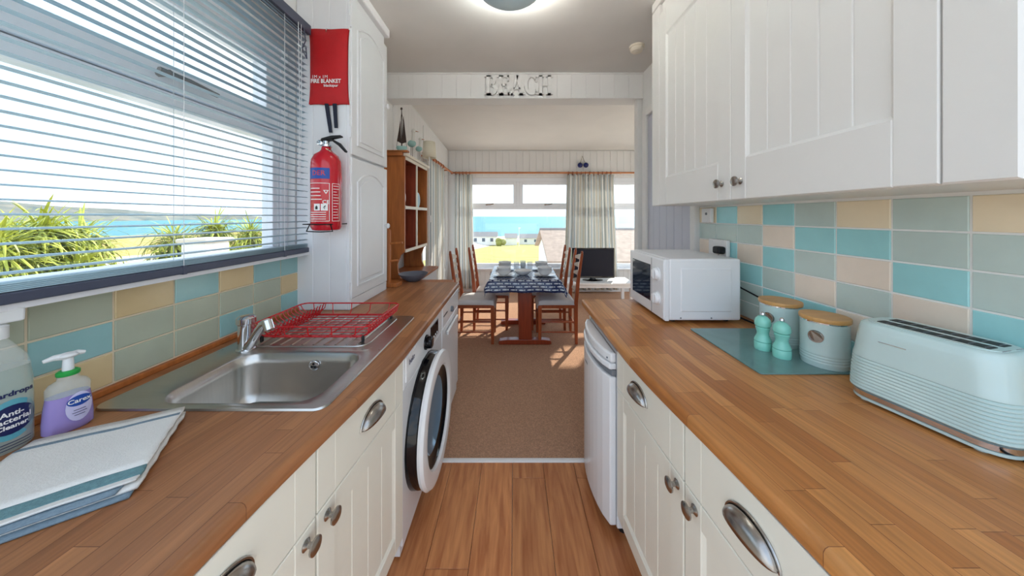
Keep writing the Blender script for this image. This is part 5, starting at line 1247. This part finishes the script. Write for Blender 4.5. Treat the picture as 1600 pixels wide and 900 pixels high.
def gpart(name, m, sel, label):
    mb = MB(); fs = []
    for j in range(len(ys_)-1):
        for i in range(nx-1):
            cx_, cy_ = (xs_[i]+xs_[i+1])/2, (ys_[j]+ys_[j+1])/2
            if sel(cx_, cy_): fs.append((j*nx+i, j*nx+i+1, (j+1)*nx+i+1, (j+1)*nx+i))
    used = sorted(set(k for f in fs for k in f)); mp_ = {k: n for n, k in enumerate(used)}
    mb.add([gv[k] for k in used], [tuple(mp_[k] for k in f) for f in fs]); return struct(name, mb, m, label)
gpart('ground_grass', 'grass', lambda x, y: x > -8 and 20 < y < 140, 'yellow green grass slope below the house')
gpart('ground_path_bounce', 'paving', lambda x, y: (-18 < x < -8 and y < 140) or (x > -8 and y < 20), 'pale paved drive, plus unseen paving added round the house to bounce light')  # near paving is unseen, added for a neutral light bounce indoors
gpart('ground_field', 'dry_field', lambda x, y: x < -18 and y < 420, 'dry golden field above the bay')
gpart('ground_beach', 'sand', lambda x, y: (x > -18 and y > 140) or y > 420, 'pale sand along the shore')
struct('sea', MB().add([(-30000, -30000, -25), (30000, -30000, -25), (30000, 40000, -25), (-30000, 40000, -25)], [(0, 1, 2, 3)]), 'sea', 'turquoise sea out to the horizon')
# far headland across the bay
mb = MB(); random.seed(9); vs = []; n = 70
for i in range(n+1):
    u = i/n; y = -400+4200*u; x = -2050-350*math.sin(u*3); hh = (38+66*(1-sm01((y-1500)/1300)))*(0.92+0.09*math.sin(u*19)+.05*math.sin(u*47))*(1-sm01((y-2700)/700)*.97)
    vs += [(x+120, y, -26), (x, y, -26+hh*.55), (x-200, y, -26+hh), (x-500, y, -26+hh*.8)]
mb.add(vs, [(i*4+k, i*4+4+k, i*4+5+k, i*4+1+k) for i in range(n) for k in range(3)]); struct('headland', mb, 'hazed_hill', 'hazy wooded headland across the bay', smooth=True)
# neighbouring chalet
nb = thing('neighbour_bungalow', 'white gabled bungalow with brown roof outside the sea window', 'house', (5, 16, -1.7))
hx0, hx1, hy0, hy1, ez, rz_ = 1.62, 11.0, 12.4, 19.6, -.54, .55
zg_ = -2.2
MB().prism([(hy0, zg_), (hy1, zg_), (hy1, ez), ((hy0+hy1)/2, rz_-.06), (hy0, ez)], hx0, hx1, 0).build('walls', 'render_white', nb)
for sg_, ya_, in ((0, hy0), (1, hy1)):
    ym = (hy0+hy1)/2; dy_ = (ym-ya_); oy = ya_-dy_*.05; oz = ez-(rz_-ez)*.05
    MB().prism([(oy, oz), (ym, rz_), (ym, rz_+.12), (oy, oz+.12)], hx0-.25, hx1+.2, 0).build('roof_slope', 'roof_brown', nb)
MB().cyl((hx0-.25, ym, rz_+.11), (hx1+.2, ym, rz_+.11), .08, n=8).build('ridge', 'roof_grey', nb)
MB().box((hx0+1.0, hy0-.02, -1.7), (hx0+2.2, hy0+.01, -.8)).build('window', 'house_window', nb)
def cottage(label, px0, px1, Y, hgt, roof, wins):
    a, b_ = at(px0, 0, Y).x, at(px1, 0, Y).x; z0 = gz((a+b_)/2, Y)-.1
    h_ = thing('cottage', label, 'house', ((a+b_)/2, Y, z0), 'distant chalets'); D = 6
    MB().box((a, Y, z0), (b_, Y+D, z0+hgt)).build('walls', 'render_white', h_)
    MB().prism([(Y-.3, z0+hgt), (Y+D/2, z0+hgt+1.5), (Y+D+.3, z0+hgt)], a-.2, b_+.2, 0).build('roof', roof, h_)
    for k in range(wins):
        x_ = a+(b_-a)*(k+.6)/(wins+.2); MB().box((x_-.5, Y-.04, z0+hgt*.42), (x_+.5, Y, z0+hgt*.82)).build('window', 'house_window', h_)
cottage('distant white chalet left of the bush beyond the grass', 735, 776, 102, 2.9, 'roof_grey', 3)
cottage('distant low white chalet behind the lamp post', 789, 808, 106, 2.6, 'roof_grey', 0)
cottage('distant chalet with grey roof right of the lamp post', 812, 846, 112, 2.4, 'roof_grey', 2)
cottage('far white chalet seen right of the wide curtain', 965, 998, 130, 3.0, 'roof_brown', 2)
bu = at(783, 380, 98); q = MB(); random.seed(4)
for k in range(9): q.ball((bu.x+random.uniform(-1.0, 1.0), 98+random.uniform(-.6, .6), gz(bu.x, 98)+.6+random.uniform(0, 1.2)), random.uniform(.7, 1.1), 9, 6)
q = q.build('garden_bush', 'bush', None, smooth=True); tag(q, 'round olive bush between the distant chalets', 'bush')
lpp = at(811, 385, 95); lz = gz(lpp.x, 95); l_ = thing('street_lamp', 'thin white street lamp standing on the grass outside', 'street lamp', (lpp.x, 95, lz))
MB().cyl((lpp.x, 95, lz), (lpp.x, 95, lz+5.6), .10, .07, 8).build('post', 'render_white', l_); MB().box((lpp.x-.2, 94.6, lz+5.6), (lpp.x+.5, 95.2, lz+5.85)).build('lantern', 'render_white', l_)
# garden wall and added pale block outside the kitchen window
gw = MB(); gw.box((-9.2, 1.0, -.6), (-9.0, 14.0, .15)); gw = gw.build('garden_wall', 'render_white', None); tag(gw, 'low white garden wall outside the kitchen window', 'wall')
gp = thing('added_placeholder', 'added pale square pillar in front of the spiky shrub', 'placeholder', (-4.4, 4.35, -.4)); MB().box((-4.6, 4.15, -.45), (-4.25, 4.5, .98)).build('shaft', 'render_white', gp, bevel=.02); MB().box((-4.64, 4.11, .981), (-4.21, 4.54, 1.04)).build('cap', 'paving', gp, bevel=.02)  # added pale block; only a translucent stitching ghost stands here
# spiky shrubs: every sword leaf its own piece
def leaf_mesh(L, W_, droop, m):
    q = MB(); n = 6; vs = []
    for i in range(n+1):
        u = i/n; w = W_*(0.55+.9*u)*(1-u)**.55 if u < 1 else 0.002
        z = L*u*math.cos(droop*u); x = L*u*math.sin(droop*u)*.9+.02*u
        vs += [(x, -w/2, z), (x-.012*(1-u), 0, z+.002), (x, w/2, z)]
    fs = []
    for i in range(n):
        a = i*3; fs += [(a, a+1, a+4, a+3), (a+1, a+2, a+5, a+4)]
    q.add(vs, fs); me = q.mesh('leaf'); me.materials.append(M[m]); return me
lm = [leaf_mesh(.60, .045, .5, 'leaf'), leaf_mesh(.66, .042, .9, 'leaf'), leaf_mesh(.56, .048, 1.2, 'leaf_dark'), leaf_mesh(.62, .04, .2, 'leaf'), leaf_mesh(.58, .045, 1.5, 'leaf_dark')]
def shrub(label, c, heads, nleaf, sc, nfill):
    s = thing('spiky_shrub', label, 'shrub', c, 'spiky garden shrubs')
    for hx_, hy_, hz_ in heads:
        MB().tube([(c[0], c[1], c[2]), (c[0]+hx_*.6, c[1]+hy_*.6, c[2]+hz_*.6), (c[0]+hx_, c[1]+hy_, c[2]+hz_)], .06, 7, r1=.04).build('stem', 'trunk', s, smooth=True)
        for k in range(nleaf):
            t_ = random.uniform(0.0, 2.0); a = random.uniform(0, 2*PI); o = piece('leaf', random.choice(lm), s, (c[0]+hx_, c[1]+hy_, c[2]+hz_-.1+random.uniform(-.05, .1)), (0, t_, a)); k_ = sc*random.uniform(.8, 1.15); o.scale = (k_, k_, k_)
    for m_ in ('leaf', 'leaf_dark'):
        q = MB()
        src = [me for me in lm if me.materials[0].name == m_]
        for k in range(nfill):
            hx_, hy_, hz_ = random.choice(heads); me = random.choice(src); k_ = sc*random.uniform(.6, 1.1)
            q.M = Matrix.Translation((c[0]+hx_+random.uniform(-.12, .12), c[1]+hy_+random.uniform(-.12, .12), c[2]+hz_-random.uniform(0, .45))) @ Matrix.Rotation(random.uniform(0, 2*PI), 4, 'Z') @ Matrix.Rotation(random.uniform(.2, 2.1), 4, 'Y') @ Matrix.Scale(k_, 4)
            q.add([v.co for v in me.vertices], [tuple(p.vertices) for p in me.polygons])
        q.M = None; o = q.build('inner_foliage', m_, s); o['kind'] = 'stuff'
random.seed(21)
shrub('large spiky yellow green shrub at the left of the kitchen window', (-5.6, 3.55, -.4), [(0, 0, 1.62), (.3, -.5, 1.50), (-.1, .40, 1.5), (.3, .1, 1.15)], 70, .80, 700)
shrub('spiky shrub beside the pale pillar outside the kitchen window', (-5.5, 5.55, -.4), [(0, 0, 1.52), (.2, .50, 1.42), (-.2, -.5, 1.38), (.4, -.1, 1.10)], 70, .80, 700)
